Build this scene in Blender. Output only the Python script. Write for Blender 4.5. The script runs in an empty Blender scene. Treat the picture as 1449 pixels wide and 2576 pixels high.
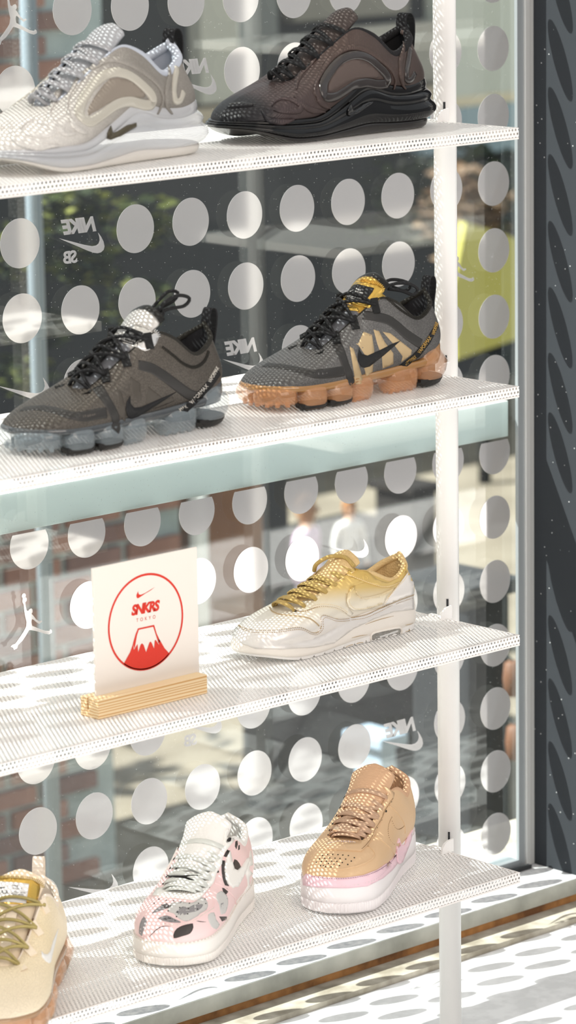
import bpy, bmesh, math, random
from mathutils import Vector, Matrix
from mathutils.bvhtree import BVHTree
from mathutils.geometry import delaunay_2d_cdt
import numpy as np

random.seed(3)
SC = bpy.context.scene
COL = SC.collection

# ------------------------------------------------------------------ camera
FPX = 8915.8                       # focal length in pixels of the 1449 x 2576 frame
YAW, PITCH, ROLL = 0.7447, 0.2044, -0.0156
CAM = Vector((-3.4936, -3.3649, 0.365))
_f = Vector((math.sin(YAW)*math.cos(PITCH), math.cos(YAW)*math.cos(PITCH), -math.sin(PITCH)))
_r = _f.cross(Vector((0, 0, 1))).normalized()
_u = _r.cross(_f)
CR = _r*math.cos(ROLL) + _u*math.sin(ROLL)
CU = _u*math.cos(ROLL) - _r*math.sin(ROLL)
cd = bpy.data.cameras.new('camera')
cd.sensor_fit = 'VERTICAL'; cd.sensor_height = 36.0; cd.sensor_width = 36.0
cd.lens = 36.0*FPX/2576
cd.clip_start = 0.1; cd.clip_end = 200
cd.dof.use_dof = True; cd.dof.focus_distance = 4.32; cd.dof.aperture_fstop = 8.5
cam = bpy.data.objects.new('camera', cd); COL.objects.link(cam)
M = Matrix((CR, CU, -_f)).transposed().to_4x4(); M.translation = CAM
cam.matrix_world = M
SC.camera = cam

# ------------------------------------------------------------------ world, sun, fill light, exposure
w = bpy.data.worlds.new('world'); SC.world = w; w.use_nodes = True
bg = w.node_tree.nodes['Background']
bg.inputs[0].default_value = (0.93, 0.97, 1.0, 1); bg.inputs[1].default_value = 0.76
sd = bpy.data.lights.new('sun', 'SUN'); sd.energy = 15; sd.angle = math.radians(0.35); sd.color = (1.0, 0.96, 0.9)
sun = bpy.data.objects.new('sun', sd); COL.objects.link(sun)
SUN = Vector((1.0, -0.76, -1.5)).normalized()
sun.rotation_euler = SUN.to_track_quat('-Z', 'Y').to_euler()
ld = bpy.data.lights.new('warm_fill', 'AREA'); ld.shape = 'RECTANGLE'; ld.size = 2.2; ld.size_y = 2.2
ld.energy = 60; ld.color = (1.0, 0.84, 0.72)  # unseen warm area light added as front fill for shelf lips and shoes
lo = bpy.data.objects.new('warm_fill', ld); COL.objects.link(lo); lo.location = (-2.0, -3.6, 1.7)
lo.rotation_euler = (Vector((-0.7, -0.3, -0.5)) - lo.location).to_track_quat('-Z', 'Y').to_euler()
SC.view_settings.view_transform = 'Standard'
SC.view_settings.look = 'None'
SC.view_settings.gamma = 1; SC.view_settings.use_curve_mapping = False
SC.view_settings.exposure = 0.0


def ray(x, y):
    return (_f*FPX + CR*(x-724.5) - CU*(y-1288)).normalized()

def at(x, y, axis, val):
    d = ray(x, y); t = (val-CAM[axis])/d[axis]
    return CAM + d*t

# ------------------------------------------------------------------ materials
def lin(c):
    return tuple((v/12.92 if v <= .04045 else ((v+.055)/1.055)**2.4) for v in c[:3]) + (1,)

def hexc(h):
    return lin(tuple(int(h[i:i+2], 16)/255 for i in (0, 2, 4)))

MATS = {}
def mat(name, col='808080', rough=.5, metal=0, trans=0, ior=1.45, coat=0, bump=None, alpha=1, sheen=0, spec=.5):
    """bump = (kind, scale, strength)"""
    if name in MATS: return MATS[name]
    m = bpy.data.materials.new(name); m.use_nodes = True
    nt = m.node_tree; b = nt.nodes['Principled BSDF']
    c = hexc(col) if isinstance(col, str) else col
    b.inputs['Base Color'].default_value = c
    b.inputs['Roughness'].default_value = rough; b.inputs['Metallic'].default_value = metal
    b.inputs['Transmission Weight'].default_value = trans; b.inputs['IOR'].default_value = ior
    b.inputs['Coat Weight'].default_value = coat; b.inputs['Coat Roughness'].default_value = .08
    b.inputs['Specular IOR Level'].default_value = spec
    if sheen: b.inputs['Sheen Weight'].default_value = sheen
    if alpha < 1: b.inputs['Alpha'].default_value = alpha
    if bump:
        kind, sc_, st = bump
        tc = nt.nodes.new('ShaderNodeTexCoord'); bp = nt.nodes.new('ShaderNodeBump')
        bp.inputs['Strength'].default_value = st; bp.inputs['Distance'].default_value = .0006
        if kind == 'weave':
            a = nt.nodes.new('ShaderNodeTexWave'); a.wave_type = 'BANDS'; a.bands_direction = 'X'
            a.inputs['Scale'].default_value = sc_
            d = nt.nodes.new('ShaderNodeTexWave'); d.bands_direction = 'Z'; d.inputs['Scale'].default_value = sc_
            mx = nt.nodes.new('ShaderNodeMath'); mx.operation = 'MULTIPLY'
            nt.links.new(tc.outputs['Object'], a.inputs[0]); nt.links.new(tc.outputs['Object'], d.inputs[0])
            nt.links.new(a.outputs['Fac'], mx.inputs[0]); nt.links.new(d.outputs['Fac'], mx.inputs[1])
            nt.links.new(mx.outputs[0], bp.inputs['Height'])
        elif kind == 'line':
            a = nt.nodes.new('ShaderNodeTexWave'); a.bands_direction = 'DIAGONAL'
            a.inputs['Scale'].default_value = sc_
            nt.links.new(tc.outputs['Object'], a.inputs[0]); nt.links.new(a.outputs['Fac'], bp.inputs['Height'])
        elif kind == 'vor':
            a = nt.nodes.new('ShaderNodeTexVoronoi'); a.inputs['Scale'].default_value = sc_
            nt.links.new(tc.outputs['Object'], a.inputs[0]); nt.links.new(a.outputs[0], bp.inputs['Height'])
        else:
            a = nt.nodes.new('ShaderNodeTexNoise'); a.inputs['Scale'].default_value = sc_; a.inputs['Detail'].default_value = 4
            nt.links.new(tc.outputs['Object'], a.inputs[0]); nt.links.new(a.outputs[0], bp.inputs['Height'])
        nt.links.new(bp.outputs[0], b.inputs['Normal'])
    MATS[name] = m
    return m

def ramp_mat(name, stops, axis='X', lo=0., hi=1., bump=None, noise=0, **kw):
    """colour runs along an object axis between lo and hi (metres)"""
    tex = kw.pop('tex', None)
    if name in MATS: return MATS[name]
    m = mat(name, 'ffffff', bump=bump, **kw)
    nt = m.node_tree; b = nt.nodes['Principled BSDF']
    tc = nt.nodes.new('ShaderNodeTexCoord'); sp = nt.nodes.new('ShaderNodeSeparateXYZ')
    mr = nt.nodes.new('ShaderNodeMapRange'); mr.inputs[1].default_value = lo; mr.inputs[2].default_value = hi
    r = nt.nodes.new('ShaderNodeValToRGB')
    el = r.color_ramp.elements
    while len(el) > 1: el.remove(el[-1])
    el[0].position = stops[0][0]; el[0].color = hexc(stops[0][1])
    for p, c in stops[1:]:
        e = el.new(p); e.color = hexc(c)
    nt.links.new(tc.outputs['Object'], sp.inputs[0]); nt.links.new(sp.outputs[axis], mr.inputs[0])
    nt.links.new(mr.outputs[0], r.inputs[0])
    if tex:      # woven cells: darker between the threads
        vo = nt.nodes.new('ShaderNodeTexVoronoi'); vo.inputs['Scale'].default_value = tex[0]
        mq = nt.nodes.new('ShaderNodeMapRange'); mq.inputs[1].default_value = .1; mq.inputs[2].default_value = .65; mq.inputs[3].default_value = 1+(1-tex[1])*.5; mq.inputs[4].default_value = tex[1]
        vm = nt.nodes.new('ShaderNodeVectorMath'); vm.operation = 'SCALE'
        nt.links.new(tc.outputs['Object'], vo.inputs[0]); nt.links.new(vo.outputs['Distance'], mq.inputs[0])
        nt.links.new(r.outputs[0], vm.inputs[0]); nt.links.new(mq.outputs[0], vm.inputs['Scale']); nt.links.new(vm.outputs[0], b.inputs['Base Color'])
    else: nt.links.new(r.outputs[0], b.inputs['Base Color'])
    return m

def blotch_mat(name, c1, c2, scale, lo=.4, hi=.6, rough=.7, **kw):
    if name in MATS: return MATS[name]
    m = mat(name, c1, rough=rough, **kw); nt = m.node_tree; b = nt.nodes['Principled BSDF']
    tc = nt.nodes.new('ShaderNodeTexCoord'); n = nt.nodes.new('ShaderNodeTexNoise'); n.inputs['Scale'].default_value = scale
    n.inputs['Detail'].default_value = 5
    r = nt.nodes.new('ShaderNodeValToRGB'); r.color_ramp.elements[0].position = lo; r.color_ramp.elements[1].position = hi
    r.color_ramp.elements[0].color = hexc(c1); r.color_ramp.elements[1].color = hexc(c2)
    nt.links.new(tc.outputs['Object'], n.inputs[0]); nt.links.new(n.outputs[0], r.inputs[0]); nt.links.new(r.outputs[0], b.inputs['Base Color'])
    return m

def perforated(name, pitch, dia, plane='XY', margin=None):
    """white powder-coated sheet with staggered round holes (object coordinates)"""
    m = mat(name, 'f4f1ee', rough=.45); nt = m.node_tree; b = nt.nodes['Principled BSDF']; N = nt.nodes.new; L = nt.links.new
    tc = N('ShaderNodeTexCoord'); sp = N('ShaderNodeSeparateXYZ'); L(tc.outputs['Object'], sp.inputs[0])
    def mth(op, a, bb=None):
        n = N('ShaderNodeMath'); n.operation = op
        for i, v in enumerate((a, bb)):
            if v is None: continue
            if isinstance(v, (int, float)): n.inputs[i].default_value = v
            else: L(v, n.inputs[i])
        return n.outputs[0]
    U = sp.outputs['X']; V = sp.outputs['Y' if plane == 'XY' else 'Z']
    ry = pitch*math.sqrt(3)
    def lattice(du, dv):
        a = mth('MULTIPLY', mth('SUBTRACT', mth('FRACT', mth('ADD', mth('DIVIDE', U, pitch), du+100)), .5), pitch)
        c = mth('MULTIPLY', mth('SUBTRACT', mth('FRACT', mth('ADD', mth('DIVIDE', V, ry), dv+100)), .5), ry)
        return mth('SQRT', mth('ADD', mth('MULTIPLY', a, a), mth('MULTIPLY', c, c)))
    d = mth('MINIMUM', lattice(0, .25), lattice(.5, .75))
    hole = mth('LESS_THAN', d, dia/2)
    if margin:
        for (o_, lo_, hi_) in margin:
            s_ = sp.outputs[o_]
            hole = mth('MULTIPLY', hole, mth('MULTIPLY', mth('GREATER_THAN', s_, lo_), mth('LESS_THAN', s_, hi_)))
    tr = N('ShaderNodeBsdfTransparent'); mix = N('ShaderNodeMixShader')
    L(hole, mix.inputs[0]); L(b.outputs[0], mix.inputs[1]); L(tr.outputs[0], mix.inputs[2])
    L(mix.outputs[0], nt.nodes['Material Output'].inputs[0])
    return m

# ------------------------------------------------------------------ object helpers
def mk(name, verts, faces, m, parent=None, smooth=True, loc=None):
    me = bpy.data.meshes.new(name)
    me.from_pydata([tuple(v) for v in verts], [], faces); me.update()
    if isinstance(m, (list, tuple)):
        for k in m: me.materials.append(k)
    elif m: me.materials.append(m)
    if smooth: me.shade_smooth()
    o = bpy.data.objects.new(name, me); COL.objects.link(o)
    if parent: o.parent = parent
    if loc: o.location = loc
    return o

def tag(o, label, cat, group=None, kind=None):
    if label: o['label'] = label
    if cat: o['category'] = cat
    if group: o['group'] = group
    if kind: o['kind'] = kind
    return o

def empty(name, loc=(0, 0, 0), rz=0, scale=1):
    o = bpy.data.objects.new(name, None); COL.objects.link(o)
    o.location = loc; o.rotation_euler = (0, 0, rz); o.scale = (scale,)*3
    o.empty_display_size = .05
    return o

class MB:
    def __init__(s): s.v = []; s.f = []
    def box(s, x0, x1, y0, y1, z0, z1, bev=0):
        if bev > 0:
            bm = bmesh.new(); bmesh.ops.create_cube(bm, size=1)
            for v in bm.verts:
                v.co = Vector(((x0+x1)/2 + v.co.x*(x1-x0), (y0+y1)/2 + v.co.y*(y1-y0), (z0+z1)/2 + v.co.z*(z1-z0)))
            bmesh.ops.bevel(bm, geom=bm.edges[:], offset=bev, segments=2, affect='EDGES', profile=.6)
            s.bm(bm); return s
        b = len(s.v)
        s.v += [(x, y, z) for z in (z0, z1) for y in (y0, y1) for x in (x0, x1)]
        s.f += [tuple(b+i for i in q) for q in ((0, 2, 3, 1), (4, 5, 7, 6), (0, 1, 5, 4), (2, 6, 7, 3), (0, 4, 6, 2), (1, 3, 7, 5))]
        return s
    def bm(s, bm):
        b = len(s.v); bm.verts.ensure_lookup_table(); bm.verts.index_update()
        s.v += [v.co.copy() for v in bm.verts]; s.f += [tuple(b+v.index for v in f.verts) for f in bm.faces]; bm.free()
    def grid(s, rows, closed=True, cap=False):
        """rows: list of equal-length point lists"""
        b = len(s.v); n = len(rows[0])
        for r in rows: s.v += [tuple(p) for p in r]
        for i in range(len(rows)-1):
            for j in range(n if closed else n-1):
                k = (j+1) % n
                s.f.append((b+i*n+j, b+i*n+k, b+(i+1)*n+k, b+(i+1)*n+j))
        if cap:
            s.f.append(tuple(b+j for j in range(n))[::-1]); e = b+(len(rows)-1)*n
            s.f.append(tuple(e+j for j in range(n)))
        return s
    def tube(s, pts, r, seg=8, closed=False, squash=1., up=None, cap=True):
        pts = [Vector(p) for p in pts]; n = len(pts); rows = []
        prev = Vector(up) if up else None
        for i, p in enumerate(pts):
            a = pts[(i-1) % n] if (closed or i > 0) else p
            c = pts[(i+1) % n] if (closed or i < n-1) else p
            T = (c-a)
            T = T.normalized() if T.length > 1e-9 else Vector((1, 0, 0))
            ref = prev if prev is not None else (Vector((0, 0, 1)) if abs(T.z) < .9 else Vector((1, 0, 0)))
            S = T.cross(ref)
            if S.length < 1e-6: S = T.cross(Vector((0, 1, 0)))
            S.normalize(); Nn = S.cross(T)
            if up is None: prev = Nn
            rr = r[i] if isinstance(r, (list, tuple)) else r
            rows.append([p + S*(math.cos(2*math.pi*k/seg)*rr) + Nn*(math.sin(2*math.pi*k/seg)*rr*squash) for k in range(seg)])
        if closed: rows.append(rows[0])
        s.grid(rows, True, cap and not closed); return s
    def build(s, name, m, parent=None, smooth=False, loc=None): return mk(name, s.v, s.f, m, parent, smooth, loc)

def cr(keys, t):
    """Catmull-Rom through keys [(t, tuple)], non-uniform"""
    n = len(keys)
    i = 0
    while i < n-2 and t > keys[i+1][0]: i += 1
    t0, t1 = keys[i][0], keys[i+1][0]; u = (t-t0)/(t1-t0)
    p1, p2 = np.array(keys[i][1], float), np.array(keys[i+1][1], float)
    m1 = (p2-np.array(keys[i-1][1], float))/(t1-keys[i-1][0])*(t1-t0) if i > 0 else (p2-p1)
    m2 = (np.array(keys[i+2][1], float)-p1)/(keys[i+2][0]-t0)*(t1-t0) if i < n-2 else (p2-p1)
    return (2*u**3-3*u**2+1)*p1 + (u**3-2*u**2+u)*m1 + (-2*u**3+3*u**2)*p2 + (u**3-u**2)*m2

def smooth_path(pts, step, closed=False):
    P = [np.array(p, float) for p in pts]; out = []; n = len(P)
    for i in range(n if closed else n-1):
        p0 = P[(i-1) % n] if closed or i > 0 else P[i]
        p1, p2 = P[i], P[(i+1) % n]
        p3 = P[(i+2) % n] if closed or i < n-2 else p2
        k = max(1, int(np.linalg.norm(p2-p1)/step))
        for j in range(k):
            u = j/k
            out.append(.5*((2*p1)+(-p0+p2)*u+(2*p0-5*p1+4*p2-p3)*u*u+(-p0+3*p1-3*p2+p3)*u**3))
    if not closed: out.append(P[-1])
    return out

# text outlines as triangle soup: cached
def text_mesh(s, offset=0., shear=0., spacing=1.):
    c = bpy.data.curves.new('lettering', 'FONT'); c.body = s; c.offset = offset; c.shear = shear; c.space_character = spacing
    c.resolution_u = 3
    o = bpy.data.objects.new('lettering', c); COL.objects.link(o)
    dg = bpy.context.evaluated_depsgraph_get()
    me = bpy.data.meshes.new_from_object(o.evaluated_get(dg))
    bm = bmesh.new(); bm.from_mesh(me); bmesh.ops.triangulate(bm, faces=bm.faces[:])
    bm.verts.index_update()
    v = [(p.co.x, p.co.y) for p in bm.verts]; f = [tuple(q.index for q in t.verts) for t in bm.faces]
    bm.free(); bpy.data.objects.remove(o); bpy.data.curves.remove(c); bpy.data.meshes.remove(me)
    xs = [p[0] for p in v]; ys = [p[1] for p in v]
    x0, x1, y0, y1 = min(xs), max(xs), min(ys), max(ys)
    return [((p[0]-x0)/(x1-x0), (p[1]-y0)/(y1-y0)) for p in v], f, (x1-x0)/(y1-y0)

SWOOSH = [(1, .36), (.8, .265), (.6, .175), (.45, .105), (.35, .06), (.25, .02), (.16, 0), (.08, .01), (.02, .05), (0, .11), (.02, .2),
          (.07, .29), (.135, .375), (.105, .29), (.1, .23), (.125, .175), (.18, .145), (.27, .14), (.45, .185), (.7, .265)]

def cdt(poly, step):
    """triangulate a 2D polygon with inner points"""
    P = [Vector(p[:2]) for p in poly]; n = len(P)
    xs = [p.x for p in P]; ys = [p.y for p in P]
    def inside(x, y):
        c = False; j = n-1
        for i in range(n):
            if (P[i].y > y) != (P[j].y > y) and x < (P[j].x-P[i].x)*(y-P[i].y)/(P[j].y-P[i].y)+P[i].x: c = not c
            j = i
        return c
    V = list(P); x = min(xs)+step/2
    while x < max(xs):
        y = min(ys)+step/2
        while y < max(ys):
            if inside(x, y) and min((p-Vector((x, y))).length for p in P) > step*.45: V.append(Vector((x, y)))
            y += step
        x += step
    r = delaunay_2d_cdt(V, [(i, (i+1) % n) for i in range(n)], [], 1, 1e-6)
    vs = [(p.x, p.y) for p in r[0]]; fs = [tuple(f) for f in r[2]]
    return vs, fs

def flat_sheet(poly, place, th, name, m, parent, step=None):
    """polygon (2D) -> thin solid; place(x,y,d) gives the 3D point at depth d"""
    vs, fs = cdt(poly, step or 1e9)
    n = len(vs)
    V = [place(x, y, th) for x, y in vs] + [place(x, y, 0) for x, y in vs]
    F = list(fs) + [tuple(n+i for i in f[::-1]) for f in fs]
    from collections import Counter
    c = Counter()
    for f in fs:
        for a, b in zip(f, f[1:]+f[:1]): c[(a, b)] += 1
    for (a, b) in list(c):
        if (b, a) not in c: F.append((b, a, n+a, n+b))
    return V, F

# ================================================================== STRUCTURE: window, reveal, ledge, floor
ZL = -1.17            # window ledge
ZF = -1.212           # shop floor
ZT = 1.9
XR = 0.0735           # face of the dark reveal
glass = mat('glass'); nt = glass.node_tree
for n in list(nt.nodes):
    if n.type == 'BSDF_PRINCIPLED': nt.nodes.remove(n)
N = nt.nodes.new; L = nt.links.new
tr = N('ShaderNodeBsdfTransparent'); tr.inputs[0].default_value = (.93, .97, .97, 1)
gl = N('ShaderNodeBsdfGlossy'); gl.inputs['Roughness'].default_value = .02
fr = N('ShaderNodeFresnel'); ge = N('ShaderNodeNewGeometry')
io = N('ShaderNodeMath'); io.operation = 'MULTIPLY_ADD'; io.inputs[1].default_value = 1/1.85-1.85; io.inputs[2].default_value = 1.85
L(ge.outputs['Backfacing'], io.inputs[0]); L(io.outputs[0], fr.inputs[0])
mx = N('ShaderNodeMixShader'); L(fr.outputs[0], mx.inputs[0]); L(tr.outputs[0], mx.inputs[1]); L(gl.outputs[0], mx.inputs[2])
tc = N('ShaderNodeTexCoord'); vo = N('ShaderNodeTexVoronoi'); vo.inputs['Scale'].default_value = 150
lt = N('ShaderNodeMath'); lt.operation = 'LESS_THAN'; lt.inputs[1].default_value = .06
L(tc.outputs['Object'], vo.inputs[0]); L(vo.outputs['Distance'], lt.inputs[0])
sz = N('ShaderNodeMath'); sz.operation = 'MULTIPLY'; L(lt.outputs[0], sz.inputs[0]); sz.inputs[1].default_value = .3
df = N('ShaderNodeBsdfTranslucent'); df.inputs[0].default_value = (.9, .9, .9, 1)
m2 = N('ShaderNodeMixShader'); L(sz.outputs[0], m2.inputs[0]); L(mx.outputs[0], m2.inputs[1]); L(df.outputs[0], m2.inputs[2])
L(m2.outputs[0], nt.nodes['Material Output'].inputs[0])

# sticker film: silvery glossy film that lets a little light through
film = mat('sticker_film'); nt = film.node_tree; N = nt.nodes.new; L = nt.links.new
pb = nt.nodes['Principled BSDF']; pb.inputs['Base Color'].default_value = (.80, .775, .77, 1)
pb.inputs['Metallic'].default_value = .66; pb.inputs['Roughness'].default_value = .07
tr = N('ShaderNodeBsdfTransparent'); tl = N('ShaderNodeBsdfTranslucent'); tl.inputs[0].default_value = (.85, .84, .84, 1)
ma = N('ShaderNodeMixShader'); ma.inputs[0].default_value = .05
mb = N('ShaderNodeMixShader'); mb.inputs[0].default_value = .2
L(pb.outputs[0], ma.inputs[1]); L(tl.outputs[0], ma.inputs[2]); L(ma.outputs[0], mb.inputs[1]); L(tr.outputs[0], mb.inputs[2])
L(mb.outputs[0], nt.nodes['Material Output'].inputs[0])

steel = mat('brushed_steel', '9ea3a6', rough=.45, metal=.35, bump=('noise', 400, .3))
steel_light = mat('light_aluminium', 'dcdcda', rough=.3, metal=.35)
seal = mat('dark_seal', '2b2c2e', rough=.6)
concrete = blotch_mat('ledge_stone', 'b7b9bd', 'dcdcdc', 120, .35, .65, rough=.8)
strip_conc = blotch_mat('strip_concrete', '8f8778', 'b9b2a5', 30, .35, .65, rough=.85)
ledge_metal = blotch_mat('ledge_metal', '8d8d86', 'b5b4ad', 14, .35, .7, rough=.45, metal=.5)
raw_wood = blotch_mat('raw_wood', '6a4526', 'b07c48', 25, .35, .65, rough=.8)
floor_m = blotch_mat('floor_paint', 'e2e2e2', 'f0f0f0', 40, .4, .6, rough=.5)
wall_dark = mat('dark_painted_panel', '35383c', rough=.85, spec=.15, bump=('noise', 300, .2))
# dusty specks on the reveal
nt = wall_dark.node_tree; b_ = nt.nodes['Principled BSDF']
tc = nt.nodes.new('ShaderNodeTexCoord'); vo = nt.nodes.new('ShaderNodeTexVoronoi'); vo.inputs['Scale'].default_value = 70
lt = nt.nodes.new('ShaderNodeMath'); lt.operation = 'LESS_THAN'; lt.inputs[1].default_value = .06
mxc = nt.nodes.new('ShaderNodeMix'); mxc.data_type = 'RGBA'; mxc.inputs[6].default_value = hexc('35383c'); mxc.inputs[7].default_value = hexc('c8c8c8')
nt.links.new(tc.outputs['Object'], vo.inputs[0]); nt.links.new(vo.outputs['Distance'], lt.inputs[0]); nt.links.new(lt.outputs[0], mxc.inputs[0])
nt.links.new(mxc.outputs[2], b_.inputs['Base Color'])

def struct(name, mb, m, parent=None, smooth=False):
    o = mb.build(name, m, parent, smooth)
    if parent is None: o['kind'] = 'structure'
    return o

struct('floor', MB().box(-9, 9, -2.1, -.147, ZF-.12, ZF), floor_m)
struct('floor_dim', MB().box(-9, 9, -11, -2.102, ZF-.12, ZF+.004), blotch_mat('dim_floor', '33363a', '3f4246', 60, rough=.95))  # dim shop depth put into a dark floor colour, keeping window reflections low
struct('trim_1', MB().box(-4, .9, -.0955, .06, ZL-.0225, ZL), concrete)          # window ledge slab
o = struct('trim_2', MB().box(-4, .9, -.0975, -.0957, ZL-.0225, ZL-.0005), ledge_metal)      # metal nosing
struct('trim_3', MB().box(-4, .9, -.094, .06, ZL-.034, ZL-.0227), raw_wood)
struct('trim_4', MB().box(-4, .9, -.1465, .06, ZL-.16, ZL-.0342), strip_conc)
# dark reveal pillar and the wall beyond it
struct('wall_right', MB().box(XR, .9, -.0885, -.0003, ZL+.0003, ZT+.4), wall_dark)
wall_white = mat('shop_wall_paint', '67686a', rough=.8)
struct('wall_back', MB().box(.9, 5.0, -.2, -.0003, ZF, ZT+.4), wall_white)
struct('wall_side', MB().box(5.0, 5.2, -9, -.0003, ZF, ZT+.4), mat('shop_side_wall', '5a5c5f', rough=.85))

# window
win = empty('window_1', (0, 0, 0)); win['kind'] = 'structure'
XL = -2.9
MB().box(XL, .052, .0, .010, ZL+.014, ZT).build('glass_pane', glass, win)
fx0, fx1 = .0415, XR-.0004
fm = MB().box(fx0, fx0+.013, -.006, -.0003, ZL+.001, ZT, .0006)
fm.build('frame_upright', steel, win)
MB().box(fx0+.0132, fx0+.0225, -.009, -.0003, ZL+.001, ZT, .0006).build('frame_bead', steel_light, win)
MB().box(fx0+.0227, fx0+.0247, -.006, -.0003, ZL+.001, ZT).build('frame_seal', seal, win)
MB().box(fx0+.0249, fx1, -.007, -.0003, ZL+.001, ZT, .0006).build('frame_edge', steel_light, win)
MB().box(XL, fx0-.0004, -.008, .02, ZL+.0005, ZL+.0135, .0005).build('bottom_rail', steel, win)
MB().box(XL, fx0+.012, -.020, -.0122, ZL+.0005, ZL+.006, .0005).build('bottom_gasket', seal, win)
# pale transom band fixed on the outside of the glass
MB().box(XL, fx0-.001, .0115, .06, -.543, -.492, .002).build('transom', mat('transom_paint', 'e2e7e5', rough=.6), win)
MB().box(XL, fx0-.001, .0115, .05, ZT-.06, ZT, .002).build('top_rail', MATS['transom_paint'], win)

# stickers: discs in a regular grid, some places taken by logos
PIT = .092; RD = .0305
def disc_mesh(r, cut=None):
    poly = [(r*math.cos(a*math.pi/24), r*math.sin(a*math.pi/24)) for a in range(48)]
    if cut is not None:
        poly = [p for p in poly if p[1] < cut]
        xc = math.sqrt(r*r-cut*cut)
        k = max(range(len(poly)), key=lambda i: math.hypot(poly[i][0]-poly[i-1][0], poly[i][1]-poly[i-1][1]))
        poly = poly[k:]+poly[:k]
        poly = [(-xc, cut)]+poly+[(xc, cut)]
    n = len(poly)
    V = [(x, 0, z) for x, z in poly] + [(x, -.0004, z) for x, z in poly]
    F = [tuple(range(n))[::-1], tuple(range(n, 2*n))] + [(i, (i+1) % n, n+(i+1) % n, n+i) for i in range(n)]
    return V, F
dv, dfc = disc_mesh(RD)
dm = bpy.data.meshes.new('dot_sticker'); dm.from_pydata(dv, [], dfc); dm.materials.append(film)
cv, cf = disc_mesh(RD, .559-.543-.0)
cm = bpy.data.meshes.new('cut_dot_sticker'); cm.from_pydata(cv, [], cf); cm.materials.append(film)
YS = -.0002
LOGOS = [('jumper', 38, 42, 1.0), ('wordswoosh', 490, 190, 1), ('skate', 205, 590, 1), ('swoosh', 60, 985, 1.15), ('wordswoosh', 612, 893, 1),
         ('swoosh', 878, 1385, 1.0), ('jumper', 78, 1560, 1.0), ('swoosh', 235, 2237, 1.15), ('wordswoosh', 1012, 1850, 1.1), ('skate', 505, 1806, 1), ('jumper', 1150, 672, 1)]
lc = []
for kind, x, y, s in LOGOS:
    P = at(x, y, 1, YS); lc.append((kind, P.x, P.z, s))
far = MB(); cnt = 0
for r in range(-3, 13):
    for c in range(0, 30):
        x = -c*PIT; z = -r*PIT - (.0066 if r > 6 else 0)
        if z < ZL+.035: continue
        if z > ZT-.1: continue
        if any(abs(x-lx) < .05 and abs(z-lz) < .05 for _, lx, lz, _ in lc): continue
        me = cm if r == 6 else dm
        if r == 6: z = -.559
        if r == 5: z = -.452-.0
        near = c <= 11 and r >= -3
        if near and cnt < 295:
            o = bpy.data.objects.new('dot_sticker', me); COL.objects.link(o); o.parent = win; o.location = (x, YS, z); cnt += 1
        else:
            b0 = len(far.v); far.v += [(x+q[0], YS+q[1], z+q[2]) for q in (dv if me is dm else cv)]
            far.f += [tuple(b0+i for i in q) for q in (dfc if me is dm else cf)]
o = far.build('dot_sticker_field', film, win); o['kind'] = 'stuff'

JUMP = [(.40, .98), (.46, 1.0), (.50, .97), (.50, .92), (.46, .89), (.47, .80), (.49, .72), (.53, .70), (.56, .73), (.61, .74), (.64, .71), (.64, .66), (.61, .63),
        (.66, .58), (.72, .50), (.80, .44), (.86, .45), (.88, .42), (.80, .39), (.74, .43), (.66, .50), (.62, .52), (.60, .46), (.62, .38), (.70, .34), (.82, .28), (.95, .22),
        (1.06, .20), (1.08, .23), (1.12, .20), (1.12, .15), (1.04, .13), (.94, .16), (.78, .23), (.62, .29), (.54, .31), (.46, .22), (.36, .12), (.24, .05), (.22, -.01), (.14, -.03), (.12, .02), (.06, .05), (.10, .08), (.18, .09),
        (.28, .18), (.40, .30), (.46, .38), (.48, .48), (.45, .60), (.43, .72), (.42, .85), (.39, .91)]
WT = {}
def logo_geo(kind, cx, cz, s):
    mbp = MB()
    def put(poly_or_mesh, fn):
        if isinstance(poly_or_mesh, list): vs, fs = cdt(poly_or_mesh, 9)
        else: vs, fs, _ = poly_or_mesh
        b0 = len(mbp.v); n = len(vs)
        for x, y in vs:
            X, Z = fn(x, y); mbp.v.append((X, YS-.0006, Z))
        for x, y in vs:
            X, Z = fn(x, y); mbp.v.append((X, YS, Z))
        mbp.f.extend(tuple(b0+i for i in f) for f in fs); mbp.f.extend(tuple(b0+n+i for i in f[::-1]) for f in fs)
    S = .072*s
    if kind == 'jumper':
        put(JUMP, lambda x, y: (cx+(x-.6)*.062*s, cz+(y-.5)*.062*s))
        put([(.43+.05*math.cos(a*math.pi/8), 1.03+.05*math.sin(a*math.pi/8)) for a in range(16)], lambda x, y: (cx+(x-.6)*.062*s, cz+(y-.5)*.062*s))
    if kind in ('swoosh', 'wordswoosh', 'skate'):
        dz = -.012 if kind != 'swoosh' else 0
        put(SWOOSH, lambda x, y: (cx-(x-.5)*S, cz+dz+(y-.2)*S*.95))
    if kind in ('wordswoosh', 'skate'):
        t = text_mesh('NIKE', .045, .25, .86)
        put(t, lambda x, y: (cx-(x-.42)*S*.78, cz+.002+y*.019*s))
    if kind == 'skate':
        t = text_mesh('SB', .03, .1, .9)
        put(t, lambda x, y: (cx-(x*.022+.008)*s, cz-.034*s+y*.016*s))
    return mbp
for kind, x, z, s in lc:
    nm = {'jumper': 'jumping_figure_sticker', 'swoosh': 'swoosh_sticker', 'wordswoosh': 'logo_sticker', 'skate': 'logo_sticker'}[kind]
    o = logo_geo(kind, x, z, s).build(nm, film, win)
    o['label'] = {'jumper': 'silver jumping figure sticker', 'swoosh': 'silver tick shaped sticker', 'wordswoosh': 'silver sticker reading NIKE over a tick, seen reversed', 'skate': 'silver sticker reading NIKE SB over a tick, seen reversed'}[kind]

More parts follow.
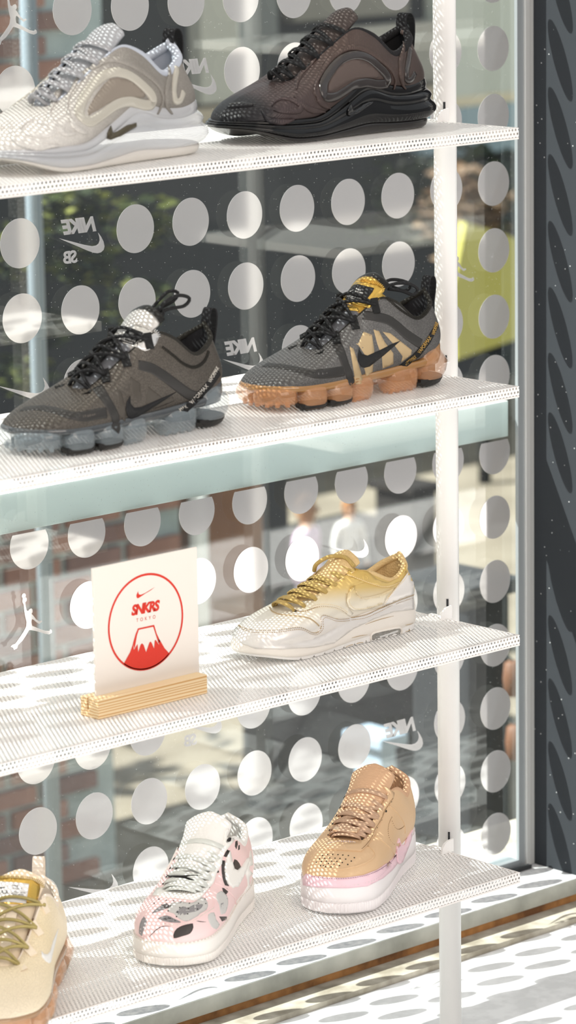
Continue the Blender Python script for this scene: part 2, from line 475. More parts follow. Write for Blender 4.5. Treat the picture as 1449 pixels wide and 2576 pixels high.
# ================================================================== DISPLAY RACK
SHELF_Z = [.2645, -.0355, -.3385, -.6385, -.9334]
XS, YF, YB = -.5133, -.5352, -.228      # right end, front and back of the shelves
XP, YP, RP = XS+.0165, -.3992, .0137
T = .0135
p_top = perforated('perforated_top', .0056, .0031, 'XY')
p_lip = perforated('perforated_lip', .0054, .0028, 'XZ')
white = mat('white_powder_coat', 'f3f0ed', rough=.4)
white_edge = mat('white_edge', 'efe9e4', rough=.45)

def make_shelf(par, z, x0, x1, y0, y1, shift=(0, 0)):
    """sheet-metal tray, turned-down lips all around; origin at shelf so the hole pattern is local"""
    mb = MB(); t = .0012
    mb.box(x0+.003, x1-.003, y0+.003, y1-.003, -t, 0)
    s = mb.build('shelf', p_top, par, loc=(0, 0, z))
    # solid rounded border of the top
    rim = MB()
    prof = [(0, -.0004), (.0008, 0), (.0032, 0), (.0032, -.0013), (.0014, -.0014)]
    def ring(ins, zz): return [(x0+ins, y0+ins, zz), (x1-ins, y0+ins, zz), (x1-ins, y1-ins, zz), (x0+ins, y1-ins, zz)]
    rim.grid([ring(a, b) for a, b in prof], True)
    # lower return flange
    prof2 = [(0.0003, -T), (0, -T+.0006), (0, -T+.0022), (.0012, -T+.0022), (.0012, -T+.001), (.008, -T+.001), (.008, -T)]
    rim.grid([ring(a, b) for a, b in prof2], True); rim.build('shelf_border', white_edge, s)
    lip = MB()
    lip.box(x0, x1, y0, y0+.001, -T+.002, -.0004); lip.build('front_lip', p_lip, s)
    el = MB(); el.box(x1-.001, x1, y0+.001, y1-.001, -T+.002, -.0004); el.box(x0, x0+.001, y0+.001, y1-.001, -T+.002, -.0004)
    el.box(x0, x1, y1-.001, y1, -T+.002, -.0004); el.build('side_lip', white_edge, s)
    return s

def make_post(par, x, y, side):
    g = MB().tube([(x, y, ZF+.003), (x, y, 1.5)], RP, 40)
    p = g.build('post', white, par, smooth=True)
    MB().tube([(x, y, ZF), (x, y, ZF+.004)], .032, 40).build('foot_plate', white, par, smooth=False)
    MB().tube([(x, y, 1.5), (x, y, 1.503)], RP*.98, 40).build('post_cap', white, p)
    for z in SHELF_Z:
        b = MB()
        # cradle arm from the post under and onto the shelf end, with a rounded cheek above it
        b.box(x-side*.019 if side > 0 else x+.012, x-side*.012 if side > 0 else x+.019, y-.016, y+.016, z-T, z+.0012, .001)
        ck = [(0, -.001), (.020, -.001), (.019, .006), (.015, .011), (.009, .014), (0, .015)]
        n = len(ck); o_ = len(b.v); X0 = x-side*.0095
        b.v += [(X0-side*a, y-.0165, z+c) for a, c in ck] + [(X0-side*a, y-.0135, z+c) for a, c in ck]
        b.f += [tuple(o_+i for i in range(n)), tuple(o_+n+i for i in range(n))[::-1]] + [(o_+i, o_+n+i, o_+n+(i+1) % n, o_+(i+1) % n) for i in range(n)]
        br = b.build('bracket', white, p)
        ang = math.radians(222)
        sx, sy = x+math.cos(ang)*RP, y+math.sin(ang)*RP
        sl = MB(); sl.box(-.0006, .0006, -.0013, .0013, 0, .0095)
        so = sl.build('slot', seal, p); so.location = (x+math.cos(ang)*(RP+.0001), y+math.sin(ang)*(RP+.0001), z+.0125)
        so.rotation_euler = (0, 0, ang); so['label'] = 'dark slot in the post'
    return p

rack = empty('display_rack', (-.9, -.38, ZF))
tag(rack, 'white display rack of perforated metal shelves holding all the sneakers', 'display rack', 'white display racks')
rk = Vector(rack.location)
def child_fix(root):
    """children were built in world coordinates: keep them there under the moved root"""
    inv = root.matrix_world.inverted() if False else Matrix.Translation(-Vector(root.location))
    for ch in root.children:
        ch.matrix_parent_inverse = Matrix.Identity(4)
        ch.location = Vector(ch.location) - Vector(root.location)
XLF = -1.72
for z in SHELF_Z: make_shelf(rack, z, XLF, XS, YF, YB)
make_post(rack, XP, YP, 1)
make_post(rack, XLF-.0165, YP, -1)
child_fix(rack)

# the neighbouring rack, to the right in the shop: only its reflection is in view
X2, Y2 = .1715, -.674
rack2 = empty('display_rack', (.5, -.674, ZF))
tag(rack2, 'second white display rack, seen only mirrored in the window glass', 'display rack', 'white display racks')
for z in SHELF_Z: make_shelf(rack2, z, X2+.0165, X2+.78, Y2-.136, Y2+.171)
make_post(rack2, X2, Y2, -1)
child_fix(rack2)

# ================================================================== SIGN
pine = mat('pine', 'e8c99a', rough=.6); nt = pine.node_tree; b_ = nt.nodes['Principled BSDF']
tc = nt.nodes.new('ShaderNodeTexCoord'); mp = nt.nodes.new('ShaderNodeMapping'); mp.inputs['Scale'].default_value = (1.2, 60, 60)
mp.inputs['Rotation'].default_value = (0, .03, 0)
wv = nt.nodes.new('ShaderNodeTexWave'); wv.inputs['Scale'].default_value = 1.6; wv.inputs['Distortion'].default_value = 5; wv.bands_direction = 'Z'
rp = nt.nodes.new('ShaderNodeValToRGB'); rp.color_ramp.elements[0].color = hexc('cf9c5c'); rp.color_ramp.elements[1].color = hexc('efd5ab'); rp.color_ramp.elements[1].position = .5
nt.links.new(tc.outputs['Object'], mp.inputs[0]); nt.links.new(mp.outputs[0], wv.inputs[0]); nt.links.new(wv.outputs['Fac'], rp.inputs[0]); nt.links.new(rp.outputs[0], b_.inputs['Base Color'])
zs = SHELF_Z[3]
A = at(244, 1810, 2, zs); Bq = at(525.6, 1745.5, 2, zs)
bx0, bx1, by0 = A.x, Bq.x, (A.y+Bq.y)/2
by1 = by0+.030; bh = .0215; cy = by0+.018
base = MB()
pr = [(by0, 0), (by0, bh), (cy-.0016, bh), (cy-.0016, bh-.014), (cy+.0016, bh-.014), (cy+.0016, bh), (by1, bh), (by1, 0)]
n = len(pr)
base.v += [(bx0, y, z) for y, z in pr] + [(bx1, y, z) for y, z in pr]
base.f += [(0, 1, 2, 3), (0, 3, 4, 7), (4, 5, 6, 7), (n+3, n+2, n+1, n), (n+7, n+4, n+3, n), (n+7, n+6, n+5, n+4)]
base.f += [(i, n+i, n+(i+1) % n, (i+1) % n) for i in range(n)]
cxm = (bx0+bx1)/2
bo = base.build('card_holder', pine, None); bo.location = (0, 0, zs)
bo.data.transform(Matrix.Translation((-cxm, -cy, 0))); bo.location = (cxm, cy, zs+.0003)
tag(bo, 'pale pine block with a slot, holding the white card upright', 'holder')
# card
TL = at(231, 1428, 1, cy); TR = at(493, 1378, 1, cy)
cx0, cx1, cz1 = TL.x, TR.x, (TL.z+TR.z)/2
card = MB().box(cx0, cx1, cy-.0013, cy+.0013, zs+bh-.0135, cz1)
co = card.build('sign_card', mat('card_white', 'e6ddd4', rough=.5), None)
cc = ((cx0+cx1)/2, cy, zs+bh-.0132); co.data.transform(Matrix.Translation(-Vector(cc))); co.location = cc
tag(co, 'white card with red circle, volcano and lettering SNKRS TOKYO standing in pine block', 'sign')
red = mat('red_print', 'd02c16', rough=.5)
def on_card(px, py):
    P = at(px, py, 1, cy-.0013); return (P.x-cc[0], P.z-cc[2])
def Z2(p): return (180+p[0]/3.813, 1360+p[1]/3.813)
def card_part(name, polys, label=None):
    mbp = MB()
    for vs, fs in polys:
        b0 = len(mbp.v); n = len(vs)
        mbp.v += [(x, -.0016, z) for x, z in vs]+[(x, -.00125, z) for x, z in vs]
        mbp.f += [tuple(b0+i for i in f) for f in fs] + [tuple(b0+n+i for i in f[::-1]) for f in fs]
    o = mbp.build(name, red, co)
    if label: o['label'] = label
    return o
# circle: find centre & radius from the photographed extremes
tp = on_card(*Z2((765, 320))); bt = on_card(*Z2((655, 1240))); lf = on_card(*Z2((348, 850))); rt = on_card(*Z2((1070, 715)))
ccx, ccz = (lf[0]+rt[0])/2, (tp[1]+bt[1])/2
rc = ((rt[0]-lf[0])+(tp[1]-bt[1]))/4+.001; wd = .0024
Nn = 72
ringv = [(ccx+rc*math.cos(2*math.pi*i/Nn), ccz+rc*math.sin(2*math.pi*i/Nn)) for i in range(Nn)] + [(ccx+(rc-wd)*math.cos(2*math.pi*i/Nn), ccz+(rc-wd)*math.sin(2*math.pi*i/Nn)) for i in range(Nn)]
card_part('printed_circle', [(ringv, [(i, (i+1) % Nn, Nn+(i+1) % Nn, Nn+i) for i in range(Nn)])])
def in_circ(p):
    d = math.hypot(p[0]-ccx, p[1]-ccz); k = (rc-wd*.3)
    return p if d < k else (ccx+(p[0]-ccx)*k/d, ccz+(p[1]-ccz)*k/d)
snow = [(603, 1040), (632, 990), (638, 1070), (660, 1000), (674, 985), (690, 1000), (714, 1070), (745, 980), (757, 966), (770, 985), (790, 1035), (797, 960), (803, 950), (812, 960), (838, 1000)]
mt = [(498, 1182), (560, 1070), (590, 985), (610, 910)] + [(603, 1042)] + snow[1:] + [(825, 930), (850, 960), (890, 1030), (936, 1082)]
mt = [(498, 1182), (560, 1070), (590, 985), (596, 1045)] + snow + [(832, 935), (850, 960), (890, 1030), (936, 1082)]
mtp = [on_card(*Z2(p)) for p in mt]
a0 = math.atan2(mtp[-1][1]-ccz, mtp[-1][0]-ccx); a1 = math.atan2(mtp[0][1]-ccz, mtp[0][0]-ccx)
arc = [(ccx+(rc-.001)*math.cos(a0+(a1-a0)*i/16), ccz+(rc-.001)*math.sin(a0+(a1-a0)*i/16)) for i in range(1, 16)]
card_part('printed_mountain', [cdt(mtp+arc, 1)])
ol = [(588, 985), (612, 900), (636, 842), (791, 808), (815, 890), (850, 965), (832, 985), (806, 900), (782, 826), (644, 855), (626, 910), (604, 1040)]
card_part('printed_peak_outline', [cdt([on_card(*Z2(p)) for p in ol], 1)])
sw = [(800, 444), (760, 475), (710, 505), (670, 532), (645, 549), (630, 553), (621, 540), (622, 520), (640, 480), (638, 500), (645, 515), (662, 520), (700, 505), (750, 475)]
card_part('printed_swoosh', [cdt([on_card(*Z2(p)) for p in sw], 1)])
def card_text(name, s, p00, p10, p01, **kw):
    vs, fs, _ = text_mesh(s, **kw)
    a, b, c = [np.array(on_card(*Z2(p))) for p in (p00, p10, p01)]
    card_part(name, [([tuple(a+(b-a)*x+(c-a)*y) for x, y in vs], fs)], 'red lettering '+s)
card_text('lettering', 'SNKRS', (573, 724), (846, 670), (573, 618), offset=.05, shear=.18, spacing=.86)
card_text('lettering', 'TOKYO', (620, 782), (803, 746), (620, 748), offset=-.005, spacing=1.9)
# ================================================================== SNEAKERS
MM = .001
def sstep(a, b, x):
    t = min(1, max(0, (x-a)/(b-a))); return t*t*(3-2*t)

class Shoe:
    NT = 56; MP = 18
    def __init__(s, name, label, group, x, y, zi, yaw, K, k=1.0, asym=.94):
        s.K = K; s.k = k; s.asym = asym
        s.root = empty(name, (x, y, SHELF_Z[zi]+.0003), math.radians(yaw), k)
        tag(s.root, label, 'shoe', group)
        s.Mw = Matrix.Translation((x, y, SHELF_Z[zi]+.0003)) @ Matrix.Rotation(math.radians(yaw), 4, 'Z') @ Matrix.Scale(k, 4)
        s.Mi = s.Mw.inverted()
        s.st = {}
        s.bv = []; s.bf = []
    # stations: t -> B(3) u1(3) u2(3) O(3)
    def station(s, t, side=1):
        v = cr(s.K, t) * MM
        v = v.copy()
        if t in (0, 1) or t < 1e-6 or t > 1-1e-6:
            for i in (1, 4, 7, 10): v[i] = 0
        v[[1, 4, 7, 10]] *= side*(1 if side > 0 else s.asym)
        return v
    def prof(s, t, side, u):
        v = s.station(t, side)
        B, O = v[0:3], v[9:12]; P1 = B+v[3:6]; P2 = O+v[6:9]
        return (1-u)**3*B + 3*(1-u)**2*u*P1 + 3*(1-u)*u*u*P2 + u**3*O
    def ringts(s, n=None):
        n = n or s.NT
        return [(i/n, 1) for i in range(n+1)] + [(i/n, -1) for i in range(n-1, 0, -1)]
    def add_bvh(s, V, F):
        b = len(s.bv); s.bv += [Vector(v) for v in V]; s.bf += [tuple(b+i for i in f) for f in F]
    def bvh(s): s.tree = BVHTree.FromPolygons(s.bv, s.bf)
    def upper(s, m, m_lining, insole_z=None, name='upper', lining=True, m_insole=None):
        rows = [[tuple(s.prof(t, sd, j/s.MP)) for t, sd in s.ringts()] for j in range(s.MP+1)]
        g = MB().grid(rows, True)
        s.up = g.build(name, m, s.root, smooth=True)
        # orientation check
        s.add_bvh(g.v, g.f)
        if lining:
            zi = (insole_z or 20)*MM
            rr = []
            for j in range(7):
                u = j/6; row = []
                for t, sd in s.ringts():
                    v = s.station(t, sd); B, O = v[0:3].copy(), v[9:12].copy()
                    c = np.array([O[0]*.5+B[0]*.5, 0, 0])
                    ins = B.copy(); ins[2] = zi; ins[0] = B[0]*.93+.01; ins[1] = B[1]*.86
                    Oi = O.copy(); Oi[1] *= .90; Oi[0] = Oi[0] + (.003 if t > .9 else 0)
                    if t < .45:
                        k_ = 1-sstep(.25, .45, t)
                        Oi[2] -= .004; ins[0] = ins[0]*(1-k_)+(O[0]+.012)*k_; ins[1] *= 1-.45*k_
                    mid = np.array([(Oi[0]+ins[0])/2, (Oi[1]+ins[1])/2 + np.sign(ins[1])*.004*(abs(ins[1]) > .001), (Oi[2]+ins[2])/2])
                    p = (1-u)**2*Oi + 2*u*(1-u)*mid + u*u*ins
                    row.append(tuple(p))
                rr.append(row)
            MB().grid(rr, True).build('lining', m_lining, s.root, smooth=True)
            ring = [(p[0], p[1], zi+.0012) for p in rr[-1]]
            mb = MB(); mb.v = ring; mb.f = [tuple(range(len(ring)))]
            mb.build('insole', m_insole or m_lining, s.root, smooth=False)
    def rim(s, m, r0=1.6, r1=4.5, tc=.58, name='collar'):
        pts = []; rs = []
        for t, sd in s.ringts():
            v = s.station(t, sd); O = Vector(v[9:12]); k = sstep(tc-.08, tc+.08, t)
            r = (r0+(r1-r0)*k)*MM
            if O.y != 0: O.y -= math.copysign(r*.6, O.y)
            elif t > .5: O.x += r*.6
            O.z -= r*.35
            pts.append(O); rs.append(r)
        g = MB().tube(pts, rs, 10, closed=True)
        g.build(name, m, s.root, smooth=True); s.add_bvh(g.v, g.f)
    def ring2(s, n=120):
        P = [(Vector(s.station(t, sd)[0:3])) for t, sd in s.ringts(n)]
        m_ = len(P); N_ = []
        for i in range(m_):
            T_ = P[(i+1) % m_]-P[(i-1) % m_]; v = Vector((T_.y, -T_.x, 0)).normalized(); N_.append(v)
        # outward
        c = sum(P, Vector())/m_
        if (P[0]-c).dot(N_[0]) < 0: N_ = [-v for v in N_]
        return P, N_
    def sole(s, name, m, layers, z0, z1, n=120, smooth=True, mod=None, bv=True, cap=True):
        """layers [(f, out)] between z0(x) and z1(x); x in mm"""
        P, N_ = s.ring2(n); rows = []
        arc = [0]
        for i in range(1, len(P)): arc.append(arc[-1]+(P[i]-P[i-1]).length/MM)
        for li, (f, out) in enumerate(layers):
            r = []
            for i, (p, nn) in enumerate(zip(P, N_)):
                x = p.x/MM; a, b = z0(x), z1(x)
                o_ = out(x) if callable(out) else out
                z = a+(b-a)*f
                if mod: o_, z = mod(li, x, arc[i], o_, z, p.y)
                r.append((p.x+nn.x*o_*MM, p.y+nn.y*o_*MM, z*MM))
            rows.append(r)
        g = MB().grid(rows, True, cap)
        o = g.build(name, m, s.root, smooth=smooth)
        if bv: s.add_bvh(g.v, g.f)
        return o
    def band(s, name, m, layers, z0, z1, x0, x1, side, n=120):
        """a piece of the sole wall between x0 and x1 on one side"""
        pass
    # ---- tracing on the surface
    def hit(s, px):
        d = ray(px[0], px[1]); o = s.Mi @ CAM; e = s.Mi @ (CAM+d); dd = (e-o).normalized()
        h = s.tree.ray_cast(o, dd)
        if h[0] is None: return None
        n = h[1] if h[1].dot(dd) < 0 else -h[1]
        return h[0], n
    def near(s, px):
        """hit, or the closest surface point when the ray just misses"""
        h = s.hit(px)
        if h: return h
        d = ray(px[0], px[1]); o = s.Mi @ CAM; dd = ((s.Mi @ (CAM+d))-o).normalized()
        c = Vector((.12, 0, .05)); p = o+dd*((c-o).dot(dd))
        loc, n, i, dist = s.tree.find_nearest(p)
        if loc is None: return None
        return loc, (n if n.dot(dd) < 0 else -n)
    def other(s, P):
        h = s.tree.ray_cast(Vector((P.x, -.3, P.z)), Vector((0, 1, 0)))
        if h[0] is None: return None
        n = h[1] if h[1].y < 0 else -h[1]
        return h[0], n
    def stroke(s, name, pts, wd, h, m, closed=False, mirror=False, label=None, taper=False, step=5, dash=None, off=0.):
        path = smooth_path(pts, step, closed); H = [s.hit(p) for p in path]
        if any(q is None for q in H): H = [q for q in H if q is not None]; closed = False
        if len(H) < 2: return None
        # drop jumps
        runs = [[H[0]]]
        for a, b in zip(H, H[1:]):
            if (a[0]-b[0]).length > .018: runs.append([])
            runs[-1].append(b)
        o = None; runs = [r_ for r_ in runs if len(r_) > 2]
        if not runs: return None
        for rn in runs:
            mb = MB(); s._strip(mb, rn, wd, h, closed and len(runs) == 1, taper, dash, off)
            if mb.v: o = mb.build(name, m, s.root, smooth=not dash)
        if o is None: return None
        if mirror:
            mb2 = MB(); R2 = [s.other(a[0]) for a in H]; R2 = [a for a in R2 if a]
            if len(R2) > 2: s._strip(mb2, R2, wd, h, closed, taper, dash, off); mb2.build(name, m, s.root, smooth=not dash)
        if label: o['label'] = label
        return o
    def _strip(s, mb, H, wd, h, closed, taper, dash, off):
        n = len(H); P = [a[0] for a in H]; Nn = [a[1] for a in H]
        # smooth normals and points lightly
        for _ in range(2):
            Nn = [(Nn[max(0, i-1)]+Nn[i]*2+Nn[min(n-1, i+1)]).normalized() for i in range(n)]
        P = [P[i] if i in (0, n-1) else (P[i-1]+P[i]*2+P[i+1])/4 for i in range(n)]
        sec = [(-.5, -.0012), (-.5, h*.35*MM), (-.3, h*MM), (.3, h*MM), (.5, h*.35*MM), (.5, -.0012)]
        if dash:
            L_ = 0; on, gap = dash; acc = 0
            i = 0; tot = 0
            seg = [(P[i+1]-P[i]).length for i in range(n-1)]
            def at_(d):
                for i, q in enumerate(seg):
                    if d <= q: return P[i].lerp(P[i+1], d/q if q else 0), Nn[i]
                    d -= q
                return P[-1], Nn[-1]
            total = sum(seg); d = 0
            while d+on*MM < total:
                a, na = at_(d); b, nb = at_(d+on*MM); T_ = (b-a)
                if T_.length > 1e-6:
                    T_.normalize(); S = na.cross(T_).normalized()*(wd*MM/2); b0 = len(mb.v)
                    for p, nn in ((a, na), (b, nb)):
                        mb.v += [p-S-nn*.0004, p+S-nn*.0004, p+S*.6+nn*(h*MM), p-S*.6+nn*(h*MM)]
                    mb.f += [tuple(b0+j for j in q) for q in ((0, 1, 5, 4), (1, 2, 6, 5), (2, 3, 7, 6), (3, 0, 4, 7), (3, 2, 1, 0), (4, 5, 6, 7))]
                d += (on+gap)*MM
            return
        rows = []
        for i in range(n):
            a = P[(i-1) % n] if closed or i else P[i]; b = P[(i+1) % n] if closed or i < n-1 else P[i]
            T_ = (b-a).normalized(); S = Nn[i].cross(T_).normalized()
            k = wd*MM*(min(1, .15+3*min(i, n-1-i)/n) if taper else 1)
            row = []
            for (u, v) in sec:
                q = P[i]+S*(u*k)+Nn[i]*.004
                if abs(u) > .2:      # follow the surface at the ribbon's edges
                    hh = s.tree.ray_cast(q, -Nn[i], .02)
                    if hh[0] is not None and (hh[0]-P[i]).length < k+.006: row.append(hh[0]+Nn[i]*(v+off*MM)); continue
                row.append(P[i]+S*(u*k)+Nn[i]*(v+off*MM))
            rows.append(row)
        if closed: rows.append(rows[0])
        mb.grid(rows, True, not closed)
    def fill(s, name, poly, h, m, mirror=False, label=None, step=None, spline=False, off=0.):
        if spline: poly = [tuple(p) for p in smooth_path(poly, 7, True)]
        xs = [p[0] for p in poly]; ys = [p[1] for p in poly]
        st = step or max(4., min(9., max(max(xs)-min(xs), max(ys)-min(ys))/14))
        # subdivide long edges
        pp = []
        for a, b in zip(poly, poly[1:]+poly[:1]):
            k = max(1, int(math.hypot(b[0]-a[0], b[1]-a[1])/st))
            for j in range(k): pp.append((a[0]+(b[0]-a[0])*j/k, a[1]+(b[1]-a[1])*j/k))
        vs, fs = cdt(pp, st)
        H = [s.near(v) for v in vs]
        o = s._sheet(name, H, fs, h, m, off)
        if label and o: o['label'] = label
        if mirror:
            H2 = [s.other(a[0]) if a else None for a in H]
            s._sheet(name, H2, [f[::-1] for f in fs], h, m, off)
        return o
    def _sheet(s, name, H, fs, h, m, off=0., keep=True):
        fs = [f for f in fs if all(H[i] is not None for i in f)]
        fs = [f for f in fs if max((H[f[i]][0]-H[f[i-1]][0]).length for i in range(3)) < .022]
        if not fs: return None
        if keep:          # only the largest connected piece
            par = {}
            def fd(a):
                while par.setdefault(a, a) != a: a = par[a]
                return a
            for f in fs:
                for q in f[1:]: par[fd(f[0])] = fd(q)
            cnt = {}
            for f in fs: cnt[fd(f[0])] = cnt.get(fd(f[0]), 0)+1
            best = max(cnt, key=cnt.get); fs = [f for f in fs if fd(f[0]) == best]
        n = len(H); Z = Vector((0, 0, 0))
        V = [(a[0]+a[1]*((h+off)*MM)) if a else Z for a in H] + [(a[0]-a[1]*.0012) if a else Z for a in H]
        F = [f for f in fs] + [tuple(n+i for i in f[::-1]) for f in fs]
        E_ = set()
        for f in fs:
            for a, b in zip(f, f[1:]+f[:1]): E_.add((a, b))
        for (a, b) in list(E_):
            if (b, a) not in E_: F.append((b, a, n+a, n+b))
        used = sorted({i for f in F for i in f}); mp = {u: i for i, u in enumerate(used)}
        o = mk(name, [V[i] for i in used], [tuple(mp[i] for i in f) for f in F], m, s.root, smooth=False)
        for p in o.data.polygons: p.use_smooth = len(p.vertices) == 3
        return o
    def text(s, name, string, p00, p10, p01, h, m, label=None, **kw):
        vs, fs, _ = text_mesh(string, **kw)
        a, b, c = [np.array(p, float) for p in (p00, p10, p01)]
        H = [s.near(tuple(a+(b-a)*x+(c-a)*y)) for x, y in vs]
        o = s._sheet(name, H, fs, h, m, keep=False)
        if label and o: o['label'] = label
        return o
    # ---- tongue and laces
    def tongue(s, spec, m, th=5, name='tongue', drop=.35):
        """spec: (x, z, halfwidth, tilt_dx, tilt_dz)"""
        n = len(spec); keys = [(i/(n-1), a) for i, a in enumerate(spec)]; ev = []
        NN = 24
        for i in range(NN+1):
            ev.append(cr(keys, i/NN))
        rt, rb = [], []
        for i, a in enumerate(ev):
            b = ev[min(i+1, NN)]; c = ev[max(i-1, 0)]
            T_ = np.array([b[0]-c[0], 0, b[1]-c[1]]); T_ /= np.linalg.norm(T_)
            nn = np.array([-T_[2], 0, T_[0]]); nn = nn if nn[2]*1 + nn[0] > 0 else -nn
            top, bot = [], []
            end = 1-.75*max(0, (i-NN*.86)/(NN*.14))**2
            for j in range(13):
                u = (j/12)*2-1; w_ = a[2]*end
                dp = drop*w_*u*u
                p = np.array([a[0], w_*u, a[1]]) - nn*dp*.9
                e = 1-.6*abs(u)**3
                if i in (0, NN): e *= .5
                top.append(tuple((p+nn*th*.5*e)*MM)); bot.append(tuple((p-nn*th*.5*e)*MM))
            rt.append(top+bot[::-1])
        g = MB().grid(rt, True, True)
        o = g.build(name, m, s.root, smooth=True)
        s.add_bvh(g.v, g.f)
        return o
    def eyelet(s, t, sd, v=.93):
        p = Vector(s.prof(t, sd, v)); a = Vector(s.prof(min(1, t+.01), sd, v)); b = Vector(s.prof(t, sd, min(1, v+.03)))
        n = (a-p).cross(b-p).normalized()
        if n.y*sd < 0: n = -n
        return p, n
    def lace(s, A, B, arch, w_, th, m, m_sink=2, name='lace', bias=0., seg=14, tip=True, label=None):
        """flat band from eyelet A to eyelet B over the tongue"""
        (a, na), (b, nb) = A, B
        pts = []; nrm = []
        up = Vector((.42, 0, .9)).normalized()
        for i in range(seg+1):
            u = i/seg; p = a.lerp(b, u) + up*(arch*MM*math.sin(math.pi*u)**.75)
            p += Vector((bias*MM*math.sin(math.pi*u), 0, 0))
            if i in (0, seg) and tip: p -= (na if i == 0 else nb)*(m_sink*MM)
            else: p += (na*(1-u)**4+nb*u**4)*(.8*MM)
            pts.append(p)
        rows = []
        for i, p in enumerate(pts):
            T_ = (pts[min(i+1, seg)]-pts[max(i-1, 0)]).normalized()
            u = i/seg; n_ = (na*(1-u)**2+up*2*u*(1-u)+nb*u**2); n_ = (n_-T_*n_.dot(T_)).normalized()
            S = T_.cross(n_).normalized()
            k = .62+.38*math.sin(math.pi*min(1, max(0, u)))**.5
            hw, hh = w_*MM/2*k, th*MM/2
            rows.append([p+S*(hw*x)+n_*(hh*y) for x, y in ((-1, -.35), (-.7, -1), (.7, -1), (1, -.35), (1, .35), (.7, 1), (-.7, 1), (-1, .35))])
        g = MB().grid(rows, True, True); o = g.build(name, m, s.root, smooth=True)
        if label: o['label'] = label
        return o
    def ring_eyelet(s, t, sd, r, m, v=.93, name='eyelet'):
        p, n = s.eyelet(t, sd, v); X = n.cross(Vector((0, 0, 1))).normalized(); Y = n.cross(X)
        g = MB().tube([p+n*.0003+X*(r*MM*math.cos(a*math.pi/8))+Y*(r*MM*math.sin(a*math.pi/8)) for a in range(16)], r*.3*MM, 6, closed=True)
        return g.build(name, m, s.root, smooth=True)
    def hole(s, t, sd, r, m, v=.93, name='eyelet'):
        p, n = s.eyelet(t, sd, v)
        g = MB().tube([p-n*.001, p+n*.0006], r*MM, 10)
        return g.build(name, m, s.root, smooth=False)
    def rope(s, pts, r, m, name='lace', closed=False, label=None, seg=8):
        P = smooth_path([tuple(c*MM for c in p) for p in pts], .003, closed)
        o = MB().tube(P, r*MM, seg, closed=closed).build(name, m, s.root, smooth=True)
        if label: o['label'] = label
        return o

def crop(x0, y0, sc):
    return lambda pts: [(x0+a/sc, y0+b/sc) for a, b in pts] if isinstance(pts, list) else (x0+pts[0]/sc, y0+pts[1]/sc)

# ------------------------------------------------------------------ type A: runner with a full length bubble sole
K720 = [(0,   (299, 0, 22,   7, 0, 16,   54, 0, -6,   212, 0, 63)),
        (.08, (291, 25, 21,  6, 7, 14,   50, 12, -7,  212, 8, 63)),
        (.18, (264, 47, 21,  3, 10, 16,  36, 27, -11, 206, 15, 66)),
        (.30, (216, 54, 24,  0, 10, 20,  14, 27, -14, 186, 21, 80)),
        (.42, (168, 47, 36,  0, 12, 22,  4, 22, -18,  158, 25, 99)),
        (.54, (124, 42, 50,  0, 12, 20,  0, 15, -22,  126, 28, 116)),
        (.64, (90, 40, 48,   0, 12, 20,  0, 13, -20,  100, 31, 108)),
        (.76, (50, 39, 44,   -1, 10, 18, 2, 11, -16,  68, 32, 85)),
        (.88, (22, 29, 46,   -7, 6, 20,  0, 6, -20,  36, 25, 98)),
        (1.0, (8, 0, 48,     -9, 0, 22,  -3, 0, -24,  22, 0, 114))]
black_rub = mat('black_rubber', '15151a', rough=.4)
blackcloth = mat('black_cloth', '17171a', rough=.85, bump=('weave', 500, .6))

